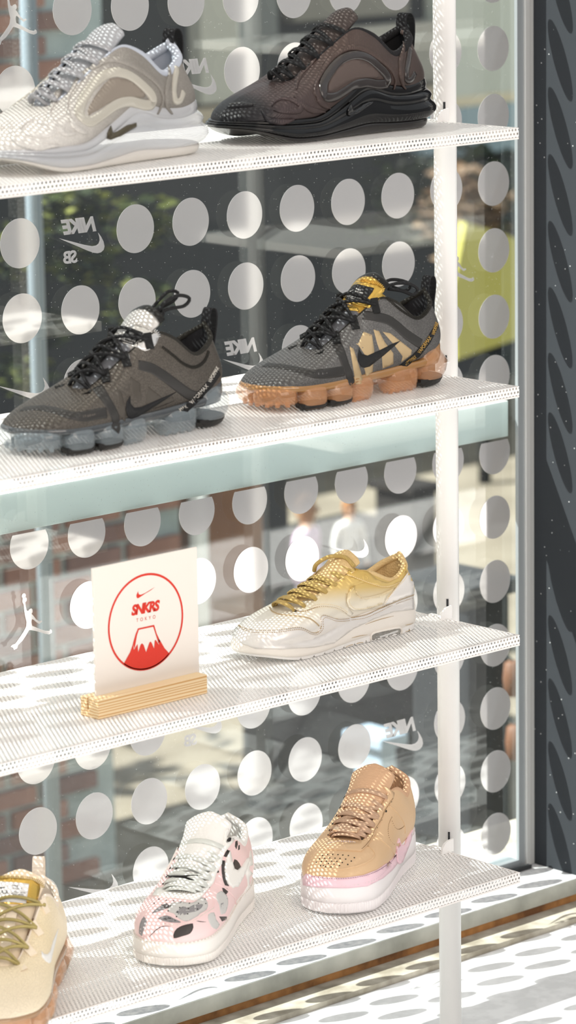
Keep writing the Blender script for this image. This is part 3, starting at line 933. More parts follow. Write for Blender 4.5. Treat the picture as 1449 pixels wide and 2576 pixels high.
def runner720(name, label, group, x, y, zi, yaw, k, F, c):
    s = Shoe(name, label, group, x, y, zi, yaw, K720, k)
    def z0(x): return 1.0+17*sstep(225, 300, x)**1.3*1.0
    def z1(x): return (26+24*sstep(215, 130, x)+13*math.exp(-((x-118)/26)**2)+8*sstep(60, 0, x))
    lay = [(0, -5), (0, 1.5), (.03, 4), (.1, 5.5), (.15, 5.5), (.18, 4.6)]
    s.sole('outsole', c['rub'], lay, z0, z1, n=70)
    hb = lambda a, b_: (lambda x: a+b_*sstep(75, 0, x))
    bag = [(.16, 2), (.18, hb(4.5, 2)), (.22, hb(6, 5)), (.28, hb(7.2, 8)), (.35, hb(8, 10)), (.42, hb(8, 10)), (.49, hb(7.2, 8)), (.54, hb(6, 5.5)), (.575, hb(5.6, 4.5)), (.61, hb(6.4, 5)), (.66, hb(7, 5)), (.71, hb(6.6, 3.5)), (.76, hb(5, 1.5)), (.79, 3.6)]
    s.sole('air_bag', c['bag'], bag, z0, z1, n=70)
    s.sole('midsole_wrap', c['wrap'], [(.74, 1), (.78, 4.2), (.88, 4.6), (.96, 3.6), (1.02, 1.8), (1.05, 0)], z0, z1, n=70)
    s.upper(c['up'], c['lin'], insole_z=48, m_insole=c['insole'])
    s.rim(c['collar'], 1.5, 5.0, .6)
    s.tongue([(222, 57, 12), (195, 74, 15), (163, 98, 19), (138, 117, 22), (120, 131, 22), (106, 135, 19)], c['tongue'], th=6)
    s.bvh()
    # laces
    ts = [.10, .19, .27, .35, .43, .50]
    for i, t in enumerate(ts):
        a, b = s.eyelet(t, 1, .97), s.eyelet(t, -1, .97)
        s.lace(a, b, 11, 6.5, 2.2, c['lace'], bias=4)
        if i < len(ts)-1:
            s.lace(s.eyelet(t, 1, .97), s.eyelet(ts[i+1], -1, .97), 8.5, 5, 2, c['lace'], bias=0)
    # heel pull loop
    zt = 114
    pts = [(14, 0, zt-28), (12, 0, zt-8), (13, 0, zt+6), (18, 0, zt+12), (24, 0, zt+10), (26, 0, zt+1), (26, 0, zt-10)]
    P = smooth_path([tuple(q*MM for q in p) for p in pts], .002)
    rows = [[(p[0]+dx, yy, p[2]+dz) for dx, yy, dz in ((-.0008, -.0075, 0), (-.0008, .0075, 0), (.0008, .0075, .0004), (.0008, -.0075, .0004))] for p in P]
    MB().grid(rows, True, True).build('pull_tab', blackcloth, s.root, smooth=False)
    f = F
    # raised contour ridges and inlays
    s.fill('side_window', f([(600, 620), (590, 598), (600, 560), (640, 490), (700, 410), (745, 370), (790, 362), (850, 372), (910, 400), (965, 450), (982, 478), (975, 496), (940, 502), (850, 500), (780, 515), (720, 545), (660, 585), (620, 605)] if c['v'] == 0 else
           [(765, 490), (762, 465), (775, 420), (820, 350), (860, 315), (905, 302), (960, 312), (1020, 345), (1058, 380), (1068, 400), (1050, 412), (1000, 412), (930, 412), (880, 430), (830, 460), (790, 488)]), .3, c['inlay'], mirror=True)
    loop = ([(560, 640), (535, 600), (560, 510), (620, 420), (700, 350), (780, 325), (880, 350), (970, 420), (1030, 490), (1030, 540), (980, 550), (880, 525), (790, 545), (700, 610), (620, 660)] if c['v'] == 0 else
            [(745, 520), (735, 485), (740, 425), (800, 335), (860, 290), (930, 275), (1000, 295), (1065, 350), (1108, 400), (1108, 440), (1060, 450), (990, 440), (920, 452), (860, 490), (800, 525)])
    s.stroke('side_frame', f(loop), 10.5, 1.6, c['frame'], closed=True, mirror=True)
    s.stroke('heel_frame', f([(1195, 290), (1180, 380), (1175, 470), (1190, 530), (1215, 525), (1240, 460)] if c['v'] == 0 else [(1243, 240), (1232, 310), (1222, 380), (1225, 430), (1245, 430), (1272, 385)]), 7, 1.5, c['frame'])
    ridge = c['ridge']
    R0 = ([[(480, 640), (450, 560), (490, 430), (580, 330), (690, 255), (800, 245), (900, 285), (990, 340), (1070, 420), (1100, 500), (1080, 570), (1060, 610)],
           [(350, 560), (330, 620), (380, 700), (450, 745), (510, 740)], [(470, 640), (510, 700), (590, 740)], [(430, 420), (370, 500), (350, 580)],
           [(150, 730), (190, 750), (280, 755), (350, 740), (370, 710), (320, 680), (230, 650), (170, 670), (140, 710)],
           [(1130, 250), (1145, 350), (1125, 450), (1130, 560), (1160, 610)],
           [(60, 660), (80, 740), (130, 800), (230, 830), (400, 820)]] if c['v'] == 0 else
          [[(700, 540), (680, 490), (700, 420), (750, 330), (810, 270), (880, 235), (960, 240), (1040, 280), (1120, 350), (1155, 420), (1145, 480)],
           [(575, 480), (580, 430), (620, 360), (690, 300)], [(560, 520), (600, 560), (660, 600), (740, 610)], [(690, 520), (720, 560), (770, 590)],
           [(440, 600), (470, 612), (540, 610), (600, 600), (605, 580), (560, 545), (500, 530), (450, 550), (430, 580)],
           [(1195, 130), (1205, 230), (1185, 330), (1195, 440), (1215, 480)],
           [(370, 600), (400, 650), (470, 670), (560, 660)], [(170, 585), (240, 575), (320, 575)]])
    for r_ in R0: s.stroke('moulded_ridge', f(r_), 7, 1.9, ridge, taper=True)
    s.stroke('toe_tab', f([(180, 570), (240, 562), (318, 572)] if c['v'] else [(-60, 690), (-20, 700), (25, 708)]), 4, 1.6, c['rub'])
    sw = ([(745, 690), (722, 740), (722, 775), (745, 783), (790, 765), (915, 690), (912, 668), (850, 690), (775, 738), (755, 742), (750, 715)] if c['v'] == 0 else
          [(893, 560), (872, 600), (872, 630), (890, 636), (930, 620), (1020, 560), (1018, 545), (960, 570), (905, 600), (900, 590)])
    s.fill('swoosh', f(sw), 1.8, c['swoosh'])
    return s

mesh720 = lambda n, st, r=.5, **k: ramp_mat(n, st, 'X', 0, .3, bump=('line', 300, .35), rough=r, tex=(420, .9), **k)
g720 = 'chunky bubble-soled runners on the top shelf'
cA = dict(v=0, rub=mat('milky_rubber', 'd9d4cd', rough=.35, coat=.4), bag=mat('clear_bag', 'eceef2', rough=.05, alpha=.55, coat=1),
          wrap=mat('clear_wrap', 'd9dadd', rough=.1, alpha=.7, coat=.8), up=mesh720('silver_mesh', [(0, '8a857f'), (.38, '8d8881'), (.62, 'b7b2ab'), (.85, 'dcd8d2')]),
          lin=mat('grey_lining', 'aeb4c0', rough=.9), insole=mat('pale_insole', 'e8e0d6', rough=.8), collar=mat('grey_collar', 'b9bfca', rough=.9, bump=('vor', 600, .6)),
          tongue=mat('grey_tongue', 'b4b6ba', rough=.85, bump=('weave', 350, .8)), lace=mat('grey_lace', 'b3b3b6', rough=.8, bump=('weave', 500, .8)),
          inlay=mat('taupe_inlay', '8b8176', rough=.75), frame=mat('putty_frame', 'b7b2a6', rough=.3, coat=.5), swoosh=mat('bronze_swoosh', '57503f', rough=.3, metal=.3))
cA['ridge'] = cA['up']
cB = dict(v=1, rub=mat('brown_black_rubber', '1a1614', rough=.35, coat=.3), bag=mat('black_bag', '08080a', rough=.05, spec=.5),
          wrap=mat('black_wrap', '0c0a0a', rough=.1, spec=.5), up=mesh720('bronze_mesh', [(0, '4a3d39'), (.5, '54453f'), (.85, '463a3a'), (.9, '232023'), (1, '0f0f13')], r=.42, metal=.25),
          lin=mat('black_lining', '1b1a1c', rough=.9), insole=cA['insole'], collar=mat('black_collar', '1c1b1d', rough=.9, bump=('vor', 600, .6)),
          tongue=mat('bronze_tongue', '4a403d', rough=.55, metal=.2, bump=('weave', 350, .8)), lace=mat('black_lace', '1a1a1c', rough=.8, bump=('weave', 500, .8)),
          inlay=mat('bronze_inlay', '5d504b', rough=.6, metal=.2), frame=mat('dark_frame', '2a221f', rough=.25, coat=.7), swoosh=mat('black_swoosh', '100f10', rough=.15, coat=.6))
cB['ridge'] = cB['up']
runner720('sneaker', 'silver and taupe runner with clear bubble sole, left on the top shelf', g720, -.9210, -.4200, 1, 186, 1.06, crop(0, 60, 2.6833), cA)
runner720('sneaker', 'dark bronze and black runner with glossy black bubble sole on the top shelf', g720, -.5555, -.4135, 1, 179.5, 1.03, crop(500, 20, 2.3371), cB)

# ------------------------------------------------------------------ type B: mesh runner on clear air pods
KVM = [(0,   (296, 0, 27,  5, 0, 9,    48, 0, -9,   198, 0, 63)),
       (.08, (288, 26, 26, 5, 7, 11,   44, 14, -10, 198, 9, 63)),
       (.18, (260, 47, 25, 3, 9, 14,   34, 27, -11, 193, 16, 66)),
       (.30, (214, 52, 26, 0, 9, 16,   12, 25, -14, 174, 22, 80)),
       (.42, (167, 46, 28, 0, 9, 22,   3, 19, -20,  146, 26, 98)),
       (.54, (122, 40, 31, 0, 8, 28,   0, 13, -26,  116, 30, 114)),
       (.64, (88, 38, 33,  0, 8, 24,   0, 11, -22,  92, 33, 107)),
       (.76, (48, 37, 38,  -1, 8, 16,  0, 9, -16,   58, 32, 84)),
       (.88, (18, 27, 43,  -8, 5, 20,  -3, 5, -20,  26, 24, 96)),
       (1.0, (4, 0, 46,    -9, 0, 22,  -6, 0, -26,  12, 0, 111))]

def vapor(name, label, group, x, y, zi, yaw, k, F, c, detail=True):
    s = Shoe(name, label, group, x, y, zi, yaw, KVM, k)
    def z0(x): return 21+3*sstep(230, 290, x)+4*sstep(120, 60, x)
    def z1(x): return 31+3*sstep(130, 60, x)+24*math.exp(-((x-10)/24)**2)
    s.sole('sole_plate', c['plate'], [(0, -6), (.05, 1), (.35, 3.2), (.7, 3), (.95, 1.5), (1, 0)], z0, z1, n=60)
    # pods
    P, Nn = s.ring2(200)
    half = [(p, n_) for p, n_ in zip(P, Nn)]
    for side in (1, -1):
        for (xa, xb, hh, dark) in ((262, 304, 20, 0), (222, 260, 26, 1), (180, 219, 26, 1), (142, 177, 25, 0), (62, 112, 26, 0), (-14, 58, 30, 1)):
            sel = [(p, n_) for p, n_ in half if xa*MM <= p.x <= xb*MM and p.y*side >= -.0005]
            if len(sel) < 4: continue
            sel.sort(key=lambda a: -a[0].x)
            zb = 1+9*sstep(235, 300, (xa+xb)/2)
            zt = 29 if xb > 60 else 46
            rows = []; NS = 10
            for (f_, o_, e_, q) in ((.0, -2, .16, .0), (.02, 1, .08, .0), (.12, 4, .02, .0), (.35, 7 if xb > 60 else 10, 0, 0), (.6, 7.5 if xb > 60 else 12, 0, 0), (.85, 5, .03, 0), (.97, 2, .08, 0), (1.0, 0, .12, 0)):
                r = []
                for j in range(NS+1):
                    u = e_+(1-2*e_)*j/NS; ii = u*(len(sel)-1); i0 = int(ii); fr_ = ii-i0
                    a = sel[i0]; b = sel[min(i0+1, len(sel)-1)]
                    p = a[0].lerp(b[0], fr_); n_ = a[1].lerp(b[1], fr_).normalized()
                    rd = math.sqrt(max(0, 1-abs(2*u-1)**3.5))
                    oo = o_*rd-4.5*(1-rd)
                    r.append((p.x+n_.x*oo*MM, p.y+n_.y*oo*MM, (zb+(zt-zb)*f_)*MM))
                for j in range(NS, -1, -1):
                    u = e_+(1-2*e_)*j/NS; ii = u*(len(sel)-1); i0 = int(ii)
                    a = sel[min(i0, len(sel)-1)]; n_ = a[1]
                    d = 24*min(1, .65+f_)*(.75+.25*math.sqrt(max(0, 1-(2*u-1)**4)))
                    r.append((a[0].x-n_.x*d*MM, a[0].y-n_.y*min(d, abs(a[0].y/MM)*.9)*MM, (zb+(zt-zb)*f_)*MM))
                rows.append(r)
            g = MB().grid(rows, True, True); pod = g.build('air_pod', c['pod'], s.root, smooth=True)
            s.add_bvh(g.v, g.f)
            if dark:
                rr = [rows[0], rows[1], rows[2]]
                def sc_(r, kx, dz):
                    cx_ = sum(a[0] for a in r)/len(r); cy_ = sum(a[1] for a in r)/len(r)
                    return [(cx_+(a[0]-cx_)*kx, cy_+(a[1]-cy_)*kx, a[2]+dz) for a in r]
                t_ = MB().grid([sc_(rows[0], .97, -.0009), sc_(rows[0], 1.06, -.0006), sc_(rows[1], 1.12, .0008), sc_(rows[2], 1.08, .0010), sc_(rows[2], 1.07, .0040), sc_(rows[2], .99, .0046)], True, True)
                t_.build('pod_tread', c['tread'], pod, smooth=False)
            else:
                lug = MB()
                for j in range(4):
                    a = sel[int((j+.6)/4.4*(len(sel)-1))]
                    for d in (3, 11):
                        px_, py_ = a[0].x-a[1].x*d*MM, a[0].y-a[1].y*d*MM
                        lug.box(px_-.0018, px_+.0018, py_-.0018, py_+.0018, (zb-1)*MM if zb < 3 else (zb-3)*MM, (zb+2)*MM)
                lug.build('pod_lugs', c['pod'], pod)
    s.upper(c['up'], c['lin'], insole_z=40, m_insole=c['insole'])
    s.rim(c['collar'], 1.2, 3.0, .56)
    s.tongue([(208, 57, 14), (185, 73, 17), (155, 96, 20), (127, 116, 24), (108, 132, 28), (96, 139, 28)], c['tongue'], th=5)
    s.bvh()
    # heel loop
    zt = 112
    rows = []
    for p in smooth_path([(6*MM, 0, (zt-30)*MM), (1*MM, 0, (zt-6)*MM), (0, 0, (zt+8)*MM), (3*MM, 0, (zt+14)*MM), (8*MM, 0, (zt+13)*MM), (11*MM, 0, (zt+4)*MM), (13*MM, 0, (zt-8)*MM)], .002):
        rows.append([(p[0]-.0009, -.0065, p[2]), (p[0]-.0009, .0065, p[2]), (p[0]+.0009, .0065, p[2]+.0004), (p[0]+.0009, -.0065, p[2]+.0004)])
    MB().grid(rows, True, True).build('pull_tab', c['tab'], s.root)
    # rope laces through side loops
    ts = [.16, .27, .38, .50]
    eye = {}
    for t in ts:
        for sd in (1, -1):
            p, n_ = s.eyelet(t, sd, .95); q, _ = s.eyelet(t, sd, .84); eye[(t, sd)] = (p, n_)
            d = (p-q).normalized(); sdv = d.cross(n_).normalized()
            g = MB(); w_ = .0045
            rows = [[o_+sdv*a+n_*b for a, b in ((-w_, -.001), (w_, -.001), (w_, .0012), (-w_, .0012))] for o_ in (q-n_*.0005, q+n_*.0008, p+n_*.0012, p+d*.006+n_*.003, p+d*.008+n_*.0035)]
            g.grid(rows, True, True).build('lace_loop', c['loop'], s.root)
    def L3(p): return (p.x/MM, p.y/MM, p.z/MM)
    def topz(i, u):   # over the tongue
        return None
    for i, t in enumerate(ts):
        a, na = eye[(t, 1)]; b, nb = eye[(t, -1)]
        A1 = a+na*.003; B1 = b+nb*.003
        up = Vector((.45, 0, .9)).normalized()
        m1 = A1.lerp(B1, .33)+up*.011+Vector((.002, 0, 0)); m2_ = A1.lerp(B1, .67)+up*.011
        s.rope([L3(A1), L3(m1), L3(m2_), L3(B1)], 2.0, c['lace'])
        if i < len(ts)-1:
            a2, na2 = eye[(ts[i+1], 1)]; b2, nb2 = eye[(ts[i+1], -1)]
            C = A1.lerp(b2+nb2*.003, .5)+up*.0115; D = B1.lerp(a2+na2*.003, .5)+up*.0125
            s.rope([L3(A1), L3(A1.lerp(C, .5)+up*.004), L3(C), L3(C.lerp(b2+nb2*.003, .5)+up*.003), L3(b2+nb2*.003)], 2.0, c['lace'])
            s.rope([L3(B1), L3(B1.lerp(D, .5)+up*.004), L3(D), L3(D.lerp(a2+na2*.003, .5)+up*.003), L3(a2+na2*.003)], 2.0, c['lace'])
    # centre keeper band on the tongue
    rows = []
    for (x_, z_) in ((190, 74), (176, 84), (158, 98), (146, 107)):
        rows.append([(x_*MM+dx*MM, y_*MM, z_*MM+dz*MM) for dx, y_, dz in ((0, -6, -1), (1.2, -6, 2), (1.2, 6, 2), (0, 6, -1))])
    MB().grid(rows, True, True).build('tongue_keeper', c['loop'], s.root)
    if c.get('bow'):
        for pts in c['bow']: s.rope(pts, 2.0, c['lace'])
    return s

def vapor_details(s, c, f, v):
    """traced details of the two dark ones (v: 0 silver label, 1 gold label)"""
    if v == 1:
        bands = [[(220, 615), (330, 625), (430, 645), (520, 670), (600, 672), (680, 665), (745, 655)],
                 [(690, 480), (720, 540), (750, 620), (780, 700), (790, 755)],
                 [(860, 290), (930, 300), (1020, 320), (1080, 360), (1150, 420), (1240, 480)]]
        mms = [[(775, 495), (800, 510), (860, 700), (850, 740), (815, 745)], [(865, 400), (920, 420), (935, 520), (925, 660), (885, 690), (870, 640), (880, 560), (840, 500), (800, 460), (830, 480)],
               [(930, 385), (965, 395), (1005, 470), (1060, 540), (1060, 610), (990, 640), (985, 560), (955, 480)],
               [(990, 400), (1040, 410), (1180, 520), (1175, 550), (1110, 600), (1120, 560), (1060, 480)]]
        sw = [(838, 497), (828, 545), (828, 590), (845, 625), (870, 634), (905, 625), (1000, 550), (1105, 458), (1060, 475), (960, 525), (890, 555), (855, 545), (840, 520)]
        strap = [(1345, 330), (1362, 350), (1300, 470), (1230, 560), (1150, 625), (1095, 620), (1180, 555), (1260, 470)]
        tl = (([(800, 100), (830, 92), (935, 118), (925, 140), (865, 218), (745, 190), (735, 175)]))
        gold = [(835, 78), (900, 82), (985, 112), (985, 150), (955, 205), (905, 245), (860, 235), (740, 205), (720, 180), (800, 95)]
        lower = [(700, 222), (760, 225), (830, 245), (838, 268), (760, 262), (690, 250)]
    else:
        bands = [[(130, 700), (240, 690), (350, 710), (430, 735), (520, 740), (600, 725), (650, 720)],
                 [(590, 560), (630, 620), (680, 700), (710, 780), (700, 830)],
                 [(840, 430), (920, 450), (1000, 500), (1080, 560), (1150, 610), (1190, 620)]]
        mms = [[(790, 500), (850, 540), (860, 640), (840, 660), (800, 600)], [(900, 560), (940, 590), (1000, 640), (1050, 620), (1060, 650), (990, 680), (930, 700), (880, 660)],
               [(700, 560), (740, 600), (770, 720), (760, 780), (730, 740)]]
        sw = [(790, 618), (768, 655), (762, 700), (772, 740), (800, 758), (840, 745), (950, 675), (1070, 595), (960, 640), (860, 685), (815, 690), (792, 665)]
        strap = [(1325, 455), (1340, 490), (1290, 560), (1220, 640), (1140, 715), (1090, 705), (1160, 640), (1240, 550)]
        tl = [(790, 205), (870, 235), (865, 250), (830, 318), (725, 285), (760, 235)]
        gold = [(810, 188), (880, 205), (962, 240), (960, 275), (935, 320), (880, 345), (835, 325), (735, 290), (760, 240)]
        lower = [(670, 335), (720, 342), (785, 362), (790, 395), (720, 380), (640, 370)]
    for b in bands: s.stroke('overlay_band', f(b), 12, .35, c['band'])
    for g in mms: s.fill('printed_graphic', f(g), .12, c['graphic'])
    s.fill('heel_strap', f(strap), .5, c['loop'])
    s.fill('swoosh', f(sw), .6, black_flat, mirror=True)
    s.fill('tongue_panel', f(gold), .5, c['foil'], spline=True)
    s.fill('tongue_stitching', f(lower), .5, c['foil'])
    s.fill('tongue_label', f(tl), .9, black_flat)
    if v == 1:
        s.text('label_lettering', 'NIKE', f((818, 128)), f((850, 137)), f((822, 119)), 1.1, white_print)
        s.text('label_lettering', 'VM.2019', f((812, 145)), f((862, 158)), f((815, 135)), 1.1, white_print)
        s.text('label_lettering', 'UPPER-(CS)', f((793, 165)), f((866, 185)), f((796, 156)), 1.1, white_print)
        s.text('label_lettering', 'BAG-(AIR)', f((788, 178)), f((850, 195)), f((791, 169)), 1.1, white_print)
        s.text('label_lettering', 'TPU', f((781, 189)), f((803, 195)), f((784, 180)), 1.1, white_print)
        s.text('label_lettering', 'AIR', f((750, 172)), f((784, 181)), f((758, 152)), 1.1, white_print)
        s.fill('label_swoosh', f([(762, 160), (770, 150), (803, 130), (772, 145), (764, 140)]), 1.1, white_print)
        for p0, p1, up_ in (((1140, 625), (1212, 570), (1125, 605)), ((1232, 545), (1308, 440), (1213, 530)), ((1325, 425), (1352, 345), (1305, 415))):
            s.text('strap_lettering', 'VAPORMAX', f(p0), f(p1), f(up_), .8, c['print'])
    else:
        s.text('label_lettering', 'NIKE', f((785, 242)), f((812, 250)), f((790, 232)), 1.1, white_print)
        s.text('label_lettering', 'VM.2019', f((775, 258)), f((818, 270)), f((780, 248)), 1.1, white_print)
        s.text('label_lettering', 'UPPER-(CS)', f((762, 278)), f((820, 296)), f((766, 268)), 1.1, white_print)
        s.text('label_lettering', 'BAG-(AIR)', f((752, 290)), f((805, 307)), f((756, 281)), 1.1, white_print)
        s.text('label_lettering', 'AIR', f((735, 280)), f((758, 288)), f((742, 262)), 1.1, white_print)
        for p0, p1, up_ in (((1098, 712), (1140, 690), (1085, 695)), ((1165, 672), (1265, 560), (1148, 655)), ((1278, 540), (1330, 450), (1260, 528))):
            s.text('strap_lettering', 'VAPORMAX' if p0[0] > 1100 else 'MAX', f(p0), f(p1), f(up_), .8, c['print'])
    # collar zigzag stitching
    cs = [(1010, 170), (1060, 220), (1130, 275), (1200, 310), (1260, 290), (1290, 240)] if v == 1 else [(985, 320), (1050, 370), (1110, 420), (1180, 445), (1240, 410), (1270, 340)]
    s.stroke('collar_stitching', f(cs), 4.5, 1.0, c['collar'], dash=(1.2, .9))
    ts_ = [(850, 65), (920, 75), (985, 100), (1000, 130)] if v == 1 else [(820, 180), (890, 200), (960, 230), (965, 270)]
    s.stroke('tongue_stitching', f(ts_), 5, 1.0, c['foil'], dash=(.8, 1.4))

black_flat = mat('black_print', '121214', rough=.6)
white_print = mat('white_print', 'e8e6e2', rough=.6)
gvm = 'mesh runners on clear air pods'
vmesh = lambda n, a, b, tx=.7, **k: ramp_mat(n, [(0, a), (.5, b), (1, a)], 'X', 0, .3, rough=.4, bump=('vor', 520, .9), tex=(520, tx), **k)
common = dict(loop=mat('black_webbing', '1a1a1a', rough=.8, bump=('weave', 600, .6)), collar=mat('black_knit', '26241f', rough=.9, bump=('vor', 800, .8)),
              lin=mat('dark_lining', '232326', rough=.9), tab=blackcloth, lace=mat('black_cord', '131315', rough=.75, bump=('line', 500, .5)), band=mat('dark_overlay', '2f2d2b', rough=.5),
              tread=mat('black_tread', '1c1a18', rough=.5))
cC = dict(common, up=vmesh('smoke_mesh', '4c463f', '5a534b'), insole=mat('grey_insole', 'c9c7c4', rough=.8), tongue=ramp_mat('silver_tongue', [(0, '1b1a19'), (.352, '1b1a19'), (.36, 'd3d0cc'), (.47, 'c9c6c2'), (.478, '6f7075'), (1, '84868a')], 'X', 0, .3, rough=.32, metal=.45, bump=('weave', 400, .5)),
          plate=mat('smoke_plate', '4d5154', rough=.08, alpha=.85, coat=.8), pod=mat('smoke_pod', 'a3afb5', rough=.05, alpha=.36, coat=1),
          graphic=mat('smoke_graphic', '4a443d', rough=.5), foil=mat('silver_foil', 'd9d6d2', rough=.25, metal=.8), print=mat('pale_print', 'dcd6cc', rough=.5),
          bow=[[(96, 6, 119), (84, 10, 140), (66, 14, 148), (52, 18, 144), (58, 16, 136), (76, 10, 134), (92, 4, 128)], [(96, -4, 128), (84, 0, 141), (70, 4, 152), (60, 8, 150), (66, 8, 142), (80, 2, 135), (92, -2, 128)],
               [(104, 12, 124), (96, 10, 130), (90, 6, 134), (98, -4, 133), (104, -10, 125)], [(100, 14, 122), (88, 14, 130), (84, 4, 134), (92, -8, 128)]])
cD = dict(common, up=vmesh('grey_mesh', '595755', '6b6967'), insole=cC['insole'], tongue=ramp_mat('gold_tongue', [(0, '1b1a19'), (.352, '1b1a19'), (.36, 'd8b055'), (.47, 'c79c3e'), (.478, '6f7075'), (1, '84868a')], 'X', 0, .3, rough=.3, metal=.5, bump=('weave', 400, .5)),
          plate=mat('amber_plate', 'b98850', rough=.08, alpha=.8, coat=.8), pod=mat('amber_pod', 'e8a874', rough=.05, alpha=.42, coat=1),
          graphic=mat('tan_graphic', 'bfa67e', rough=.5), foil=mat('gold_foil', 'd9b25a', rough=.22, metal=.85), print=mat('gold_print', 'd8ae5c', rough=.4, metal=.3),
          bow=[[(92, 10, 122), (76, 16, 126), (58, 20, 124), (44, 20, 116), (50, 18, 110), (66, 16, 116), (84, 10, 120)], [(92, 0, 122), (74, 4, 129), (56, 8, 126), (46, 10, 120), (54, 8, 114), (72, 4, 121)]])
s = vapor('sneaker', 'smoke brown mesh runner with silver tongue and clear pods, left on second shelf', gvm, -.9000, -.4330, 2, 181.5, 1.0, None, cC)
vapor_details(s, cC, crop(0, 740, 2.415), 0)
s = vapor('sneaker', 'grey mesh runner with gold tongue and amber pods, right on second shelf', gvm, -.5480, -.4265, 2, 180, .985, None, cD)
vapor_details(s, cD, crop(580, 680, 2.5875), 1)

# ------------------------------------------------------------------ type C: retro runner with window in the heel wedge
KAM = [(0,   (272, 0, 19,  6, 0, 13,   48, 0, -6,   190, 0, 55)),
       (.08, (264, 23, 19, 6, 7, 14,   46, 11, -7,  190, 10, 55)),
       (.18, (238, 41, 20, 3, 8, 16,   32, 23, -9,  186, 16, 57)),
       (.30, (196, 45, 23, 0, 8, 18,   12, 21, -12, 166, 20, 66)),
       (.42, (152, 39, 28, 0, 8, 20,   3, 16, -16,  140, 23, 77)),
       (.54, (112, 36, 33, 0, 7, 18,   0, 11, -18,  112, 27, 87)),
       (.64, (82, 35, 35,  0, 7, 14,   0, 9, -14,   88, 29, 82)),
       (.76, (44, 34, 37,  -1, 7, 12,  0, 8, -10,   52, 29, 67)),
       (.88, (16, 25, 38,  -6, 5, 16,  -2, 5, -16,  24, 22, 78)),
       (1.0, (3, 0, 39,    -6, 0, 16,  -4, 0, -20,  12, 0, 90))]
def retro():
    f = crop(560, 1370, 2.7865)
    s = Shoe('sneaker', 'gold fading to pearl white retro runner with a window in its white wedge sole', None, -.5640, -.3975, 3, 179.0, KAM, .985)
    gold_up = ramp_mat('gold_fade', [(0, 'ece7e0'), (.40, 'e6dbc4'), (.60, 'd9bb78'), (1, 'c9a244')], 'Z', .020, .105, rough=.34, metal=.25, bump=('noise', 300, .1))
    # the fade leans towards the heel: mix in x
    nt = gold_up.node_tree; mr = [n for n in nt.nodes if n.type == 'MAP_RANGE'][0]; sp = [n for n in nt.nodes if n.type == 'SEPXYZ'][0]
    ad = nt.nodes.new('ShaderNodeMath'); ad.operation = 'MULTIPLY_ADD'; ad.inputs[1].default_value = -.10
    nt.links.new(sp.outputs['X'], ad.inputs[0]); nt.links.new(sp.outputs['Z'], ad.inputs[2]); nt.links.new(ad.outputs[0], mr.inputs[0])
    mr.inputs[1].default_value = .012; mr.inputs[2].default_value = .088
    mid = mat('cream_midsole', 'ece5dc', rough=.5, bump=('noise', 500, .25)); pearl = mat('pearl', 'e9e4df', rough=.3, metal=.2)
    lin = mat('gold_mesh_lining', 'd8b985', rough=.85, bump=('vor', 450, 1))
    def z0(x): return .4+9*sstep(205, 272, x)**1.3
    def z1(x): return 21+19*sstep(190, 90, x)+3*sstep(230, 272, x)
    def notch(li, x, a, o_, z, y):
        if li in (0, 1) and 20 < x < 225 and (a % 19) < 2.2: z += 3.2; o_ -= .6
        return o_, z
    s.sole('outsole', mat('white_outsole', 'e9e6e2', rough=.5), [(0, -4), (0, 1.6), (.16, 2.4), (.22, 2.0)], z0, z1, n=160, mod=notch, smooth=False)
    s.sole('midsole', mid, [(.16, 0), (.2, 3.2), (.4, 3.8), (.7, 3.4), (.9, 2.2), (1.0, .6), (1.03, -.5)], z0, z1, n=90)
    s.upper(gold_up, lin, insole_z=38, m_insole=lin)
    s.rim(lin, 1.2, 4.2, .6)
    s.tongue([(196, 49, 14), (172, 63, 16), (145, 78, 19), (124, 91, 22), (109, 101, 24), (98, 106, 23)], lin, th=6)
    s.bvh()
    edge = mat('tan_seam', 'b79f7c', rough=.6)
    st = mat('cream_thread', 'e9d6b0', rough=.6)
    # overlays
    mud = [(60, 640), (110, 560), (160, 590), (260, 605), (400, 600), (540, 580), (620, 615), (660, 620), (690, 580), (680, 510), (700, 492), (800, 520), (895, 512), (1000, 500), (1120, 440), (1335, 355), (1338, 455), (1200, 470), (1060, 520), (915, 590), (780, 690), (640, 720), (400, 735), (230, 728), (130, 690)]
    s.fill('mudguard', f(mud), 1.0, pearl, step=8)
    for dx in (0, 14):
        s.stroke('stitching', f([(110, 562+dx*.3), (160, 592+dx), (260, 607+dx), (400, 602+dx), (540, 582+dx), (620, 615+dx*.8), (665-dx*.3, 615+dx), (692+dx*.7, 570+dx), (683+dx, 515+dx*.6), (705+dx*.6, 495+dx), (800, 521+dx), (890, 515+dx)]), .8, 1.5, edge, dash=(1.6, 1.1))
    s.stroke('stitching', f([(900, 510), (1000, 492), (1120, 438), (1230, 388), (1338, 350)]), .8, 1.5, edge, dash=(1.6, 1.1))
    s.stroke('stitching', f([(900, 530), (1000, 512), (1120, 458), (1230, 405), (1338, 368)]), .8, 1.5, edge, dash=(1.6, 1.1))
    s.fill('eyestay', f([(395, 420), (480, 420), (500, 455), (540, 468), (590, 462), (650, 440), (720, 438), (800, 452), (860, 485), (892, 503), (915, 480), (870, 430), (862, 380), (900, 300), (930, 285), (1010, 260), (870, 215), (840, 225), (800, 260), (740, 300), (680, 340), (600, 385), (540, 405), (460, 395), (415, 370)]), .8, gold_up, step=8)
    s.stroke('stitching', f([(500, 440), (545, 458), (600, 448), (660, 425), (740, 422), (820, 440), (880, 480)]), .8, 1.3, st, dash=(1.6, 1.1))
    s.stroke('stitching', f([(495, 452), (545, 472), (600, 462), (660, 440), (740, 437), (820, 455), (870, 487)]), .8, 1.3, edge, dash=(1.6, 1.1))
